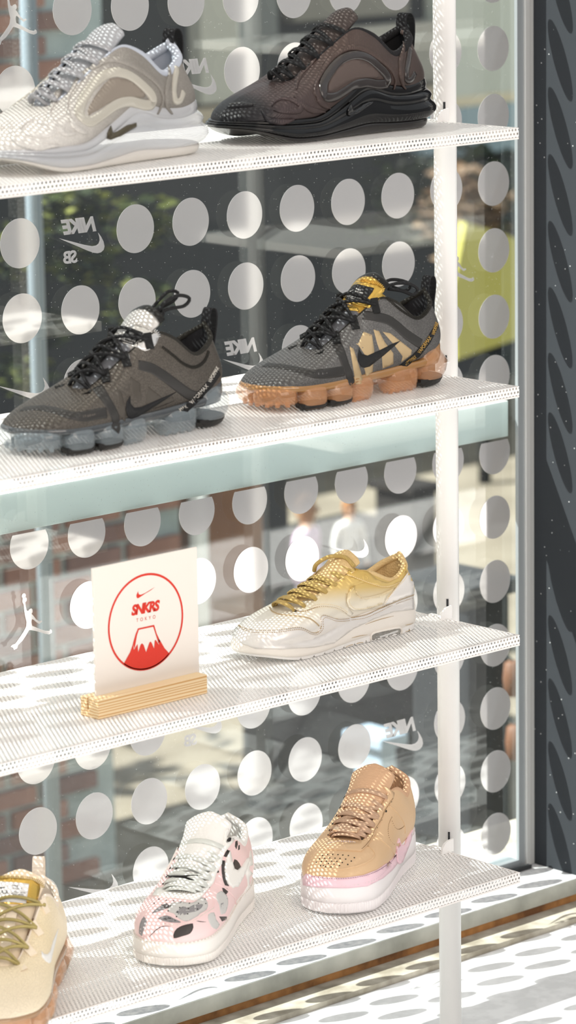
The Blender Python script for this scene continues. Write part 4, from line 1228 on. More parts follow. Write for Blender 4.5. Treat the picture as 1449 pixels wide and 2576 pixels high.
    s.stroke('toe_seam', f([(330, 440), (340, 465), (400, 490), (500, 500), (600, 515), (650, 545), (675, 570)]), 1.6, 1.0, edge)
    s.fill('heel_counter', f([(1312, 170), (1335, 260), (1338, 350), (1230, 390), (1120, 430), (1140, 395), (1190, 330), (1250, 260)]), 1.0, pearl)
    s.stroke('stitching', f([(1130, 420), (1160, 370), (1210, 310), (1270, 250), (1305, 190)]), .8, 1.6, st, dash=(1.6, 1.1))
    s.fill('collar_panel', f([(900, 160), (980, 170), (1040, 205), (1080, 245), (1150, 268), (1230, 235), (1275, 165), (1290, 95), (1308, 170), (1240, 262), (1180, 300), (1110, 300), (1030, 275), (960, 250), (900, 225), (870, 205)]), 1.0, gold_up)
    s.stroke('stitching', f([(880, 215), (960, 245), (1030, 272), (1110, 295), (1180, 290), (1240, 265)]), .8, 1.6, st, dash=(1.6, 1.1))
    sw = [(925, 290), (895, 310), (872, 350), (866, 400), (880, 440), (915, 462), (960, 460), (1040, 445), (1120, 415), (1150, 360), (1210, 300), (1110, 345), (1010, 370), (965, 372), (935, 345), (925, 315)]
    s.fill('swoosh', f(sw), 1.6, gold_up, mirror=True)
    s.stroke('stitching', f([(915, 310), (890, 340), (878, 390), (890, 430), (925, 450), (980, 448), (1050, 432), (1120, 405)]), .8, 2.2, st, dash=(1.6, 1.1))
    s.stroke('stitching', f([(930, 330), (945, 360), (985, 380), (1060, 368), (1140, 340), (1190, 310)]), .8, 2.2, st, dash=(1.6, 1.1))
    # window in the sole
    wp = [(1045, 660), (1042, 640), (1055, 625), (1130, 606), (1220, 588), (1245, 585), (1252, 600), (1245, 622), (1225, 632), (1150, 655), (1065, 675)]
    s.fill('air_window', f(wp), .4, mat('smoke_window', '8d8a83', rough=.05, coat=1, metal=.2), mirror=True)
    s.stroke('window_rim', f([(1040, 670), (1038, 635), (1055, 620), (1130, 601), (1220, 583), (1250, 582), (1258, 600), (1250, 625), (1225, 638), (1150, 661), (1060, 681)]), 2.4, 1.6, mid, closed=True, mirror=True)
    s.stroke('air_tube', f([(1100, 648), (1170, 625), (1228, 605)]), 3, 1.2, mat('clear_tube', 'd0cfcc', rough=.05, coat=1))
    for l_ in ([(905, 655), (960, 640), (1015, 632)], [(850, 722), (910, 700), (980, 684), (1015, 678)], [(1280, 610), (1310, 600), (1335, 592)], [(1280, 565), (1310, 560), (1335, 550)], [(1000, 560), (1100, 525), (1200, 500)]):
        s.stroke('midsole_line', f(l_), .9, .4, edge, taper=True)
    # laces
    glace = mat('gold_lace', 'cdae68', rough=.6, bump=('weave', 500, .9)); dk = mat('dark_hole', '3a3026', rough=.8)
    ts = [.13, .215, .29, .36, .425, .485]
    for i, t in enumerate(ts):
        for sd in (1, -1): s.hole(t, sd, 2.1, dk, v=.88)
        A = s.eyelet(t, 1, .88)
        B_ = s.eyelet(t, -1, .88)
        s.lace(A, B_, 11, 7.5, 1.8, glace, bias=3)
        if i < len(ts)-1: s.lace(s.eyelet(t, -1, .9), s.eyelet(ts[i+1], 1, .9), 8, 7, 1.8, glace)
    A = s.eyelet(.55, 1, .9); B_ = s.eyelet(.55, -1, .9)
    s.lace(A, B_, 15, 8, 1.8, glace, bias=4)
    s.ring_eyelet(.585, 1, 3.4, gold_up, v=.84)
    s.rope([(112, 25, 93), (113, 10, 102), (123, -6, 102), (137, -14, 94), (134, -22, 84)], 2.6, glace)
retro()

# ------------------------------------------------------------------ type D: court shoe with a cup sole
KAF = [(0,   (266, 0, 27,  6, 0, 16,   46, 0, 3,    182, 0, 66)),
       (.08, (259, 25, 27, 6, 8, 18,   44, 13, 2,   182, 13, 66)),
       (.18, (234, 44, 27, 2, 8, 18,   30, 24, -5,  178, 19, 68)),
       (.30, (192, 47, 27, 0, 7, 20,   10, 21, -10, 160, 22, 76)),
       (.42, (148, 43, 28, 0, 7, 22,   3, 16, -16,  132, 25, 88)),
       (.54, (108, 38, 29, 0, 7, 24,   0, 11, -22,  102, 28, 101)),
       (.64, (80, 37, 30,  0, 7, 22,   0, 9, -20,   80, 31, 98)),
       (.76, (44, 36, 31,  -1, 7, 20,  0, 8, -18,   48, 31, 82)),
       (.88, (16, 26, 32,  -7, 5, 20,  -3, 5, -20,  20, 24, 94)),
       (1.0, (2, 0, 33,    -8, 0, 20,  -5, 0, -24,  9, 0, 104))]
def court(label, group, x, y, yaw, k, c, sole_h=1.0, lift=0):
    K2 = [(t, tuple(v if i not in (2, 11) else v+lift for i, v in enumerate(a))) for t, a in KAF]
    s = Shoe('sneaker', label, group, x, y, 4, yaw, K2, k)
    H = 30+lift
    def z0(x): return .3+3*sstep(225, 266, x)
    def z1(x): return H+3*sstep(120, 20, x)
    rib0, rib1 = .06, .45
    def rib(li, x, a, o_, z, y):
        if li in (2, 3) and (a % 3.6) < 1.8: o_ -= .8
        return o_, z
    s.sole('outsole', c['sole'], [(0, -4), (0, 1.0), (.05, 3.2), (.34, 3.6), (.37, 2.2)], z0, z1, n=330, mod=rib, smooth=False)
    s.sole('midsole', c['sole'], [(.35, .5), (.38, 3.4), (.6, 3.6), (.85, 3.2), (.92, 2.6), (.95, 1.6), (1.0, 1.4), (1.02, 0), (1.02, -3)], z0, z1, n=100)
    s.upper(c['up'], c['lin'], insole_z=H+5)
    s.rim(c['collar'], 1.2, 4.6, .62)
    L0 = lift
    s.tongue([(190, 60+L0, 17), (165, 75+L0, 19), (135, 92+L0, 22), (112, 106+L0, 25), (92, 119+L0, 27), (78, 126+L0, 26)], c['tongue'], th=7)
    s.bvh()
    # stitch line round the cup sole
    P, Nn = s.ring2(130); mb = MB()
    for i in range(0, len(P), 2):
        a, b = P[i], P[(i+1) % len(P)]; n_ = Nn[i]
        q = [a+n_*.0016, b+n_*.0016]
        z = (z0(a.x/MM)+(z1(a.x/MM)-z0(a.x/MM))*.955)*MM
        T_ = (q[1]-q[0]).normalized(); b0 = len(mb.v)
        for p in (q[0].lerp(q[1], .15), q[0].lerp(q[1], .95)):
            mb.v += [(p.x, p.y, z), (p.x+n_.x*.0012, p.y+n_.y*.0012, z), (p.x+n_.x*.0012, p.y+n_.y*.0012, z+.0012), (p.x, p.y, z+.0012)]
        mb.f += [tuple(b0+j for j in u_) for u_ in ((0, 1, 5, 4), (1, 2, 6, 5), (2, 3, 7, 6), (3, 0, 4, 7), (3, 2, 1, 0), (4, 5, 6, 7))]
    mb.build('stitching', c['thread'], s.root)
    ts = [.10, .17, .235, .30, .365, .43, .50]
    for i, t in enumerate(ts):
        for sd in (1, -1): s.hole(t, sd, 1.9, c['hole'], v=.90)
    for i, t in enumerate(ts):
        if i == 0: s.lace(s.eyelet(t, 1, .90), s.eyelet(t, -1, .90), 7.5, 7.5, 2.2, c['lace'], bias=2)
        else:
            s.lace(s.eyelet(ts[i-1], -1, .90), s.eyelet(t, 1, .90), 9, 7.5, 2.2, c['lace'])
            s.lace(s.eyelet(ts[i-1], 1, .90), s.eyelet(t, -1, .90), 11.5, 7.5, 2.2, c['lace'])
    s.lace(s.eyelet(ts[-1], 1, .90), s.eyelet(ts[-1], -1, .90), 15, 7.5, 2.2, c['lace'], bias=3)
    return s

gaf = 'low court shoes on the bottom shelf'
whitel = mat('white_leather', 'f1efea', rough=.45, bump=('noise', 260, .5))
pink_l = mat('pink_leather', 'efd0cf', rough=.4, bump=('noise', 300, .2))
cF = dict(sole=mat('white_cupsole', 'f1ece6', rough=.45), up=pink_l, lin=mat('white_lining', 'eeece8', rough=.9, bump=('weave', 300, .6)), collar=mat('white_collar', 'f0eeea', rough=.8, bump=('weave', 300, .5)),
          tongue=mat('white_tongue', 'f0eeea', rough=.7, bump=('vor', 300, .4)), lace=mat('white_lace', 'eef0ea', rough=.8, bump=('weave', 500, .9)), thread=mat('white_thread', 'ded5cc', rough=.7), hole=mat('dark_hole2', '26241f', rough=.8))
f = crop(320, 1990, 4.025)
s = court('white low court shoe with pink floral print and white laces, middle of bottom shelf', gaf, -.8210, -.3575, 211, 1.0, cF)
s.fill('eyestay', f([(1060, 395), (1090, 450), (1080, 500), (985, 620), (960, 680), (955, 740), (905, 830), (875, 930), (780, 1045), (735, 1090), (680, 1112), (560, 1098), (420, 1080), (260, 1060), (300, 985), (430, 985), (600, 1010), (720, 1000), (780, 920), (800, 860), (850, 780), (880, 700), (930, 620), (970, 540), (985, 420), (1020, 385)]), 1.2, whitel)
s.fill('swoosh', f([(1035, 610), (1000, 680), (985, 760), (990, 860), (1015, 940), (1065, 985), (1110, 970), (1160, 880), (1200, 790), (1245, 640), (1210, 680), (1160, 760), (1110, 805), (1075, 790), (1060, 740)]), 1.8, whitel, mirror=True)
s.stroke('seam', f([(880, 930), (960, 965), (1040, 1030), (1095, 1100), (1100, 1150)]), 1.6, 1.0, pink_l)
s.stroke('seam', f([(790, 1030), (850, 1070), (885, 1120), (880, 1170), (800, 1220), (700, 1285), (600, 1335), (480, 1350), (380, 1345)]), 1.8, 1.0, pink_l)
s.stroke('stitching', f([(380, 1352), (480, 1358), (600, 1343), (700, 1296), (800, 1232), (890, 1180)]), .8, 1.2, cF['thread'], dash=(1.6, 1.2))
s.stroke('eyestay_stitching', f([(450, 1010), (560, 1030), (640, 1040), (700, 1030)]), .8, 1.9, cF['thread'], dash=(1.6, 1.2))
s.fill('heel_overlay', f([(1190, 830), (1210, 900), (1215, 960), (1180, 1020), (1140, 1110), (1190, 1060), (1270, 930), (1285, 860), (1245, 600), (1225, 700)]), 1.0, whitel)
s.fill('moon_sticker', f([(1030, 440), (1042, 480), (1030, 515), (1005, 522), (985, 508), (1010, 505), (1025, 485)]), 2.2, mat('ink', '23201f', rough=.6))
grey1 = mat('print_grey', '8d8a8c', rough=.5); grey2 = mat('print_dark', '3d3836', rough=.5); grey3 = mat('print_pale', 'c9c7c4', rough=.5)
for m_, pts in ((grey2, [(470, 1490), (480, 1420), (540, 1370), (665, 1340), (670, 1380), (640, 1440), (560, 1470)]),
                (grey3, [(410, 1215), (440, 1140), (540, 1120), (660, 1130), (760, 1075), (815, 1130), (805, 1200), (740, 1240), (690, 1290), (600, 1320), (520, 1290), (470, 1240)]),
                (grey1, [(490, 1235), (560, 1170), (620, 1180), (680, 1150), (770, 1150), (720, 1210), (640, 1230), (560, 1260)]),
                (grey1, [(250, 1240), (300, 1190), (400, 1135), (440, 1170), (400, 1190), (330, 1215)]),
                (grey2, [(350, 1165), (400, 1135), (435, 1165), (420, 1185), (370, 1190)]),
                (grey1, [(310, 1290), (400, 1260), (470, 1290), (545, 1330), (440, 1330), (350, 1310)]),
                (grey2, [(360, 1295), (420, 1275), (500, 1315), (440, 1322)]),
                (grey1, [(130, 1340), (170, 1270), (200, 1310), (165, 1420), (150, 1470), (120, 1440)]),
                (grey2, [(960, 700), (990, 705), (985, 800), (1010, 900), (1030, 965), (990, 955), (965, 880), (955, 800)]),
                (grey2, [(1065, 770), (1085, 690), (1110, 700), (1150, 765), (1105, 805), (1080, 800)]),
                (grey2, [(975, 660), (1000, 610), (1040, 600), (1035, 640), (1000, 670)]),
                (grey2, [(1090, 560), (1095, 510), (1115, 500), (1120, 540), (1105, 590)]), (grey2, [(1122, 600), (1125, 550), (1140, 545), (1140, 590)]),
                (grey3, [(905, 1040), (950, 1010), (1010, 1060), (1020, 1150), (990, 1240), (950, 1250), (930, 1150), (905, 1100)]),
                (grey1, [(945, 1130), (975, 1130), (970, 1200), (950, 1190)]),
                (grey2, [(960, 980), (1010, 985), (1030, 1010), (1000, 1050), (970, 1020)]),
                (grey2, [(930, 1270), (1010, 1270), (1005, 1300), (960, 1320)]),
                (grey3, [(820, 1250), (880, 1230), (900, 1300), (935, 1350), (900, 1400), (850, 1370), (825, 1320)])):
    s.fill('printed_flower', f(pts), .15, m_, spline=len(pts) > 4)
s.stroke('printed_stem', f([(220, 1480), (300, 1400), (360, 1370), (440, 1370)]), 1.2, .2, grey2, taper=True)
s.stroke('printed_stem', f([(700, 1315), (760, 1325), (800, 1325)]), 1.2, .2, grey2, taper=True)
s.stroke('dubrae', f([(470, 905), (560, 915), (640, 905), (700, 898)]), 3, 9.0, mat('ink', '23201f'), taper=True)
mb = MB()
for q in ((320, 1095), (395, 1105), (470, 1112), (545, 1125), (630, 1137), (722, 1138), (788, 1093), (795, 1140), (275, 1138), (352, 1155), (440, 1165), (532, 1180), (620, 1192), (712, 1197), (415, 1215), (510, 1228), (612, 1245), (500, 1272)):
    h = s.hit(f(q))
    if h: mb.tube([h[0]-h[1]*.001, h[0]+h[1]*.0004], .0009, 8)
mb.build('toe_perforations', cF['hole'], s.root)

sand = mat('sand_leather', 'd6b38c', rough=.42, bump=('noise', 260, .35)); pinkp = mat('pink_overlay', 'ecc9d2', rough=.4)
cG = dict(sole=mat('white_platform', 'ece6e6', rough=.42), up=sand, lin=mat('sand_lining', 'caa07c', rough=.9, bump=('line', 200, .5)), collar=mat('sand_collar', 'd0a684', rough=.75, bump=('line', 250, .5)),
          tongue=mat('sand_tongue', 'd4ab88', rough=.75, bump=('weave', 300, .5)), lace=mat('sand_lace', 'd2ad90', rough=.75, bump=('weave', 500, .9)), thread=mat('pale_thread', 'd6c9c9', rough=.7), hole=cF['hole'])
f = crop(730, 1920, 4.14)
s = court('sand beige court shoe with pink trim on thick white sole, right end of bottom shelf', gaf, -.5615, -.3690, 208, .98, cG, lift=9)
s.fill('eyestay', f([(960, 245), (1020, 262), (1080, 310), (1070, 370), (990, 490), (960, 580), (900, 680), (880, 750), (800, 870), (740, 920), (560, 912), (360, 900), (380, 835), (420, 800), (440, 790), (560, 840), (700, 830), (770, 800), (800, 730), (840, 640), (880, 560), (930, 480), (970, 390), (1010, 320), (985, 270)]), 1.3, sand)
s.stroke('stitching', f([(390, 850), (500, 822), (640, 825), (690, 838)]), .8, 2.0, cG['thread'], dash=(1.6, 1.2))
s.stroke('stitching', f([(1060, 370), (980, 500), (940, 600), (880, 700), (850, 780), (780, 870), (740, 905)]), .8, 2.0, mat('tan_thread', '8a6a48', rough=.7), dash=(1.6, 1.2))
s.stroke('seam', f([(880, 750), (960, 810), (1040, 880), (1085, 950)]), 1.6, .8, sand)
s.stroke('seam', f([(810, 860), (870, 910), (885, 960), (840, 1010), (740, 1055), (620, 1090), (470, 1110), (340, 1095)]), 1.8, 1.0, sand)
s.stroke('seam', f([(1030, 440), (1110, 510), (1170, 590), (1195, 660), (1195, 730)]), 1.6, .8, sand)
s.fill('mudguard', f([(175, 1150), (135, 1190), (140, 1270), (300, 1295), (600, 1300), (800, 1280), (960, 1200), (1060, 1110), (1115, 1040), (1105, 950), (1030, 1020), (900, 1110), (760, 1165), (560, 1195), (380, 1190), (250, 1175)]), 1.2, pinkp)
s.stroke('stitching', f([(230, 1180), (380, 1198), (560, 1203), (760, 1172), (900, 1118), (1030, 1030), (1095, 965)]), .8, 1.8, mat('plum_thread', '9a7d86', rough=.7), dash=(1.6, 1.2))
s.fill('swoosh', f([(1125, 780), (1103, 860), (1100, 960), (1110, 1030), (1130, 1050), (1160, 1030), (1200, 930), (1250, 800), (1268, 690), (1225, 760), (1180, 850), (1150, 850)]), 1.8, pinkp)
for pth in ([(1060, 560), (1030, 620), (1018, 700), (1030, 780), (1060, 830), (1090, 850)], [(1060, 600), (1080, 650), (1110, 690), (1160, 680), (1190, 650)]):
    s.stroke('perforated_outline', f(pth), 1.2, .3, mat('tan_hole', '7c5c3c', rough=.8), dash=(1.1, 1.8))
mb = MB()
for q in ((338, 962), (390, 953), (443, 951), (498, 953), (548, 957), (606, 963), (668, 985), (305, 998), (360, 990), (412, 987), (467, 990), (519, 993), (578, 1000), (636, 1020), (272, 1033), (325, 1025), (378, 1020), (432, 1021), (487, 1023), (543, 1035), (600, 1055), (345, 1068), (400, 1045), (457, 1050), (514, 1066), (315, 1068), (368, 1078), (426, 1080)):
    h = s.hit(f(q))
    if h: mb.tube([h[0]-h[1]*.001, h[0]+h[1]*.0004], .0009, 8)
mb.build('toe_perforations', cF['hole'], s.root)
# lace tag on the lowest lace
h = s.hit(f((585, 770)))
if h:
    p, n_ = h; pl = MB(); X = Vector((0, 1, 0)); Y = n_.cross(X).normalized(); o_ = p+n_*.0095
    for a, b, hh in ((.0155, .0058, .0), ):
        pl.box(-a, a, -b, b, -.0011, .0011, .0008)
    tg = pl.build('lace_tag', mat('rose_gold', 'e6c4a0', rough=.25, metal=.6), s.root)
    tg.matrix_local = Matrix.Translation(o_) @ Matrix((X, Y, X.cross(Y))).transposed().to_4x4()
    tg['label'] = 'rose gold lace tag'
# pink heel strip sticking out behind
ob = MB().box(-.016, .016, -.004, .004, -.0008, .0008, .0004).build('heel_ribbon', mat('hot_pink', 'e58fc0', rough=.5), s.root)
ob.rotation_euler = (0, -1.0, .3); ob.location = (-.012, .016, .062)

# ------------------------------------------------------------------ cream pod runner, cropped by the frame
cE = dict(loop=mat('cream_webbing', 'e9d9c2', rough=.7), collar=mat('cream_knit', 'eadccb', rough=.85, bump=('vor', 700, .6)), lin=mat('cream_lining', 'e9ddcf', rough=.9),
          tab=mat('cream_tab', 'f0e2d2', rough=.8, bump=('weave', 400, .6)), lace=mat('olive_cord', 'b5a468', rough=.6, bump=('line', 600, .9)), band=mat('cream_overlay', 'ecd9b4', rough=.45),
          tread=mat('brown_tread', '9a7b5c', rough=.4, coat=.5), up=vmesh('cream_mesh', 'eedfc6', 'ead8b4', .92), insole=mat('cream_insole', 'efe6da', rough=.8),
          tongue=mat('cream_tongue', 'ead6ba', rough=.6), plate=mat('brown_plate', 'a98663', rough=.1, alpha=.85, coat=.8), pod=mat('peach_pod', 'e8b48a', rough=.05, alpha=.48, coat=1))
s = vapor('sneaker', 'cream and gold mesh runner on peach pods, cut off at the lower left', gvm, -1.1230, -.3740, 4, 219, .96, None, cE)
f = crop(0, 2140, 5.908)
gold = mat('gold_foil', 'd9b25a')
s.fill('tongue_panel', f([(-300, 380), (0, 400), (300, 410), (480, 430), (590, 500), (600, 560), (540, 820), (300, 800), (0, 790), (-300, 780)]), .4, gold)
s.stroke('tongue_stitching', f([(-100, 400), (100, 395), (300, 400), (480, 420), (600, 470), (640, 540), (620, 640), (570, 820)]), 6, .9, mat('ochre_thread', 'a88f4a', rough=.6), dash=(.8, 1.2))
s.fill('tongue_label', f([(-300, 470), (0, 460), (300, 480), (432, 500), (385, 790), (200, 770), (-300, 760)]), .8, mat('label_white', 'e4e2e0', rough=.6))
for str_, a, b, c_ in (('NIKE', (188, 535), (268, 545), (190, 512)), ('VM.2019', (188, 572), (325, 585), (190, 545)), ('UPPER-(CS)', (178, 632), (375, 648), (180, 606)), ('BAG-(AIR)', (172, 660), (352, 680), (174, 637)), ('TPU', (168, 688), (228, 698), (170, 668)), ('AIR', (10, 645), (130, 650), (16, 592))):
    s.text('label_lettering', str_, f(a), f(b), f(c_), 1.0, black_flat)
s.fill('label_swoosh', f([(15, 540), (5, 560), (25, 572), (60, 560), (125, 538), (60, 548), (25, 552)]), 1.0, black_flat)
s.fill('swoosh', f([(610, 1490), (620, 1580), (680, 1650), (730, 1675), (750, 1660), (770, 1560), (820, 1350), (860, 1160), (790, 1330), (740, 1500), (700, 1545), (650, 1540), (625, 1510)]), .8, mat('white_print', 'e8e6e2'))
# ================================================================== OUTSIDE
ZG = -2.8
street = blotch_mat('street_paving', '776e60', '8d8475', 3, .35, .65, rough=.9)
o = MB().box(-14, 30, .25, 40, ZG-.2, ZG).build('ground_street', street); o['kind'] = 'structure'
# shop plinth under the window
o = MB().box(-9, 5.2, .062, .248, ZG, ZL-.035).build('trim_5', strip_conc); o['kind'] = 'structure'

def proj(P):
    d = Vector(P)-CAM; z = d.dot(_f); return (724.5+FPX*d.dot(CR)/z, 1288-FPX*d.dot(CU)/z)

# ---- brick wall across the alley: bricks are separate pieces, laid in running bond
YW = 4.4
brick_m = [blotch_mat('brick_%d' % i, a, b, 9, .3, .7, rough=.85) for i, (a, b) in enumerate((('80594d', 'a07868'), ('8f6657', 'ab8070'), ('705650', '907068')))]
mortar = blotch_mat('mortar', 'a2b1b4', 'c2d0d2', 6, .35, .65, rough=.9)
brown_b = blotch_mat('brown_brick', '6c4a33', '93694a', 5, .3, .7, rough=.85)
XW0 = 1.3; XW1 = at(455, 1300, 1, YW).x
zsplit0 = at(250, 1180, 1, YW).z; zsplit1 = at(250, 430, 1, YW).z
def brick_wall(nm, z0, z1, x1):
    o = MB().box(XW0, x1, YW+.008, YW+.14, z0, z1).build(nm, mortar); o['kind'] = 'structure'
    bl, bh_ = .20, .052; px, pz = .228, .067
    bmeshes = []
    for m_ in brick_m:
        b = MB().box(0, bl, -.012, .01, 0, bh_, .003); me = bpy.data.meshes.new('brick'); me.from_pydata([tuple(v) for v in b.v], [], b.f); me.materials.append(m_); bmeshes.append(me)
    r = 0; z = z0+.006
    while z+bh_ < z1:
        x = XW0+.01+(px/2 if r % 2 else 0)
        while x+bl < x1:
            q = proj((x+bl/2, YW, z+bh_/2))
            if -110 < q[0] < 640 and -90 < q[1] < 2420:
                e = bpy.data.objects.new('brick', random.choice(bmeshes)); COL.objects.link(e); e.parent = o; e.location = (x, YW, z)
            x += px
        z += pz; r += 1
    return o
zlow = at(400, 1790, 1, YW).z
wl = brick_wall('wall_brick_1', zlow, zsplit0, XW1)
wl2 = brick_wall('wall_brick_3', ZG, zlow-.05, at(290, 1950, 1, YW).x)
wu = brick_wall('wall_brick_2', zsplit1, .5, XW1-.25)
# white downpipe and a brown brick pier beside it
xp_ = at(488, 1300, 1, YW).x
tag(MB().tube([(xp_, YW-.02, zlow-.05), (xp_, YW-.02, zsplit0+.1)], .028, 20).build('downpipe', mat('white_paint_out', 'eef2f0', rough=.5), smooth=True), 'white downpipe at the end of the brick wall, blurred behind the window', 'pipe')
xa_, xb_ = at(515, 1300, 1, YW).x, at(660, 1300, 1, YW).x
o = MB().box(xa_, xb_, YW, YW+.5, zlow, zsplit0+.02).build('wall_pier', brown_b); o['kind'] = 'structure'
o = MB().box(XW0, xb_+.03, YW-.03, YW+.6, zlow-.05, zlow, .004).build('trim_16', mortar); o['kind'] = 'structure'
# dark recess with planting between the two stretches of brick
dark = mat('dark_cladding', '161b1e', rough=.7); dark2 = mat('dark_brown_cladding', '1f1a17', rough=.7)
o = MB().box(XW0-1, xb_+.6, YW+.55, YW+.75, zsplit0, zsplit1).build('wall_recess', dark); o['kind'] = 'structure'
leafm = [blotch_mat('leaf_%d' % i, a, b, 12, .35, .65, rough=.6) for i, (a, b) in enumerate((('2f3d24', '5d6b34'), ('6f7a37', 'a5a65a'), ('202a22', '3c4a36')))]
def shrub(x, y, z, rx, ry, rz, n, ms, label, group=None, name='climbing_shrub', cat='shrub', leaf=.05):
    root = empty(name, (x, y, z-rz)); tag(root, label, cat, group)
    # branching stems carry the leaves
    st = MB(); tips = []
    for i in range(7):
        a = random.uniform(0, 6.28); q = Vector((math.cos(a)*rx*.8*random.random(), math.sin(a)*ry*.8*random.random(), rz+rz*random.uniform(-.2, .9)))
        st.tube([(0, 0, 0), tuple(q*.5+Vector((0, 0, .05))), tuple(q)], [.012, .008, .004], 6)
    st.build('stem', mat('bark', '4a3a2c', rough=.9), root)
    for k, m_ in enumerate(ms):
        mb = MB()
        for i in range(n//len(ms)):
            u, v, w_ = (max(-1, min(1, random.gauss(0, .5))) for _ in range(3))
            c = Vector((u*rx, v*ry, rz+w_*rz)); R_ = Matrix.Rotation(random.uniform(0, 6.28), 3, 'Z') @ Matrix.Rotation(random.uniform(-1.2, 1.2), 3, 'X')
            l_ = leaf*random.uniform(.7, 1.3); b0 = len(mb.v)
            mb.v += [tuple(c+R_ @ Vector(p)) for p in ((-l_/2, 0, 0), (0, -l_*.28, l_*.06), (l_/2, 0, 0), (0, l_*.28, l_*.06), (0, 0, -.002))]
            mb.f += [(b0, b0+1, b0+2), (b0, b0+2, b0+3), (b0, b0+4, b0+2, b0+1), (b0, b0+3, b0+2, b0+4)]
        f_ = mb.build('foliage', m_, root); f_['kind'] = 'stuff'
    return root
gsh = 'blurred green shrubs behind the glass'
for i, (px, py, rx, rz, lab) in enumerate(((190, 515, .10, .06, 'yellow green shrub seen blurred behind the reversed NIKE SB sticker'), (50, 640, .08, .08, 'green shrub at the left edge behind the upper glass'),
                                      (215, 672, .08, .05, 'olive shrub below the reversed NIKE SB sticker'), (100, 830, .08, .05, 'dark green shrub behind the round stickers left of the smoke brown runner'),
                                      (350, 560, .09, .07, 'dim green shrub right of the reversed NIKE SB sticker'), (50, 940, .08, .05, 'low shrub above the tick sticker at the left edge'),
                                      (350, 760, .09, .06, 'dim shrub just behind the bow of the smoke brown runner'))):
    P = at(px, py, 1, YW+.25)
    shrub(P.x, P.y, P.z, rx, .08, rz, 330, leafm if i != 3 else leafm[2:]+leafm[:1], lab, gsh)
# pale post added outside, standing for the mirrored rack post on the left
P = at(100, 1000, 1, 2.2)
lp = empty('mirror_band_post', (P.x, 2.2, ZG)); tag(lp, 'pale blue grey post added for a mirrored rack post, at the left behind the glass', 'stand-in post')
lpm = mat('pale_post', '8b98a3', rough=.5)
MB().tube([(0, 0, 0), (0, 0, 5)], .017, 20).build('pole', lpm, lp, smooth=True); MB().tube([(0, 0, 0), (0, 0, .1), (0, 0, .16)], [.06, .055, .03], 20).build('base', lpm, lp, smooth=True)
MB().tube([(0, 0, 5), (.1, 0, 5.12), (.4, 0, 5.15)], [.02, .02, .045], 12).build('post_head', lpm, lp, smooth=True)

# ---- facade across the street
YFc = 9.5
def fx(px, py=700, Y=YFc): return at(px, py, 1, Y).x
def fz(px, py, Y=YFc): return at(px, py, 1, Y).z
fac = MB().box(2.5, 14, YFc+.12, YFc+.4, ZG, .35)
o = fac.build('wall_facade', blotch_mat('facade_dark', '101315', '1d2123', 1.5, .4, .6, rough=.8)); o['kind'] = 'structure'
def panel(nm, x0, x1, y0, y1, m, th=.1, Y=YFc, label=None, cat=None):
    """block of the facade spanning a patch of the view, standing against the wall"""
    a = at(x0, (y0+y1)/2, 1, Y).x; b = at(x1, (y0+y1)/2, 1, Y).x; zt = min(.5, at((x0+x1)/2, y0, 1, Y).z); zb = at((x0+x1)/2, y1, 1, Y).z
    o = MB().box(a, b, Y, Y+th, zb, zt, .01).build(nm, m)
    if label: tag(o, label, cat)
    else: o['kind'] = 'structure'
    return o
pal = mat('pale_render', 'c9c8bd', rough=.8); cream = mat('cream_render', 'dfe3d8', rough=.8); greyb = mat('grey_beige', '8e8a80', rough=.8); blueg = mat('blue_grey', '9db4bf', rough=.6)
panel('trim_6', 505, 600, -150, 260, pal)
panel('trim_7', 600, 700, -150, 130, mat('soft_grey', '7b7f7d', rough=.8))
panel('trim_8', 740, 1030, -200, 45, greyb)
panel('trim_9', 860, 1120, 60, 215, mat('soft_beige', 'a5a197', rough=.8))
panel('trim_10', 480, 1120, 245, 285, mat('sand_band', 'c7b9a2', rough=.8))
panel('trim_11', 1100, 1420, -220, 235, cream)
panel('trim_12', 1060, 1420, 235, 262, mat('cream_band', 'efe2c4', rough=.8))
panel('trim_13', 1060, 1420, 262, 385, blueg)
panel('trim_14', 1035, 1110, 400, 610, pal)
panel('trim_15', 540, 740, 262, 420, blueg, .06)
# bush in front of the facade on the right
P = at(1215, 500, 1, 8.6); shrub(P.x, 8.9, P.z, .5, .25, .25, 700, leafm[2:]+leafm[:1], 'dark green hedge bush between the pole and the window frame', gsh, name='hedge_bush', leaf=.09)
P = at(1010, 520, 1, 8.4); shrub(P.x, 8.0, P.z, .2, .15, .2, 300, [blotch_mat('beige_leaf', '8d7560', 'b59c82', 8)], 'beige leaf clump added for a faint beige reflection beside the white pole', None, name='beige_clump', cat='clump', leaf=.1)  # clump added where only a faint beige reflection shows
yel = mat('yellow_canvas', 'c2bd62', rough=.6)
P = at(1250, 700, 1, 7.6)
awn = empty('awning', (P.x, 7.6, P.z)); tag(awn, 'yellow green slanted awning seen through the glass right of the white pole', 'awning')
q = [at(x, y, 1, 7.6) for x, y in ((1172, 560), (1300, 600), (1310, 850), (1150, 905), (1142, 720))]
V = [(p.x-P.x, 0, p.z-P.z) for p in q]+[(p.x-P.x, .05, p.z-P.z) for p in q]; n = 5
mk('canvas', V, [tuple(range(n)), tuple(range(n, 2*n))[::-1]]+[(i, n+i, n+(i+1) % n, (i+1) % n) for i in range(n)], yel, awn, smooth=False)
MB().tube([(0, .08, -.45), (0, .08, ZG-P.z)], .03, 12).build('prop', dark, awn, smooth=True)

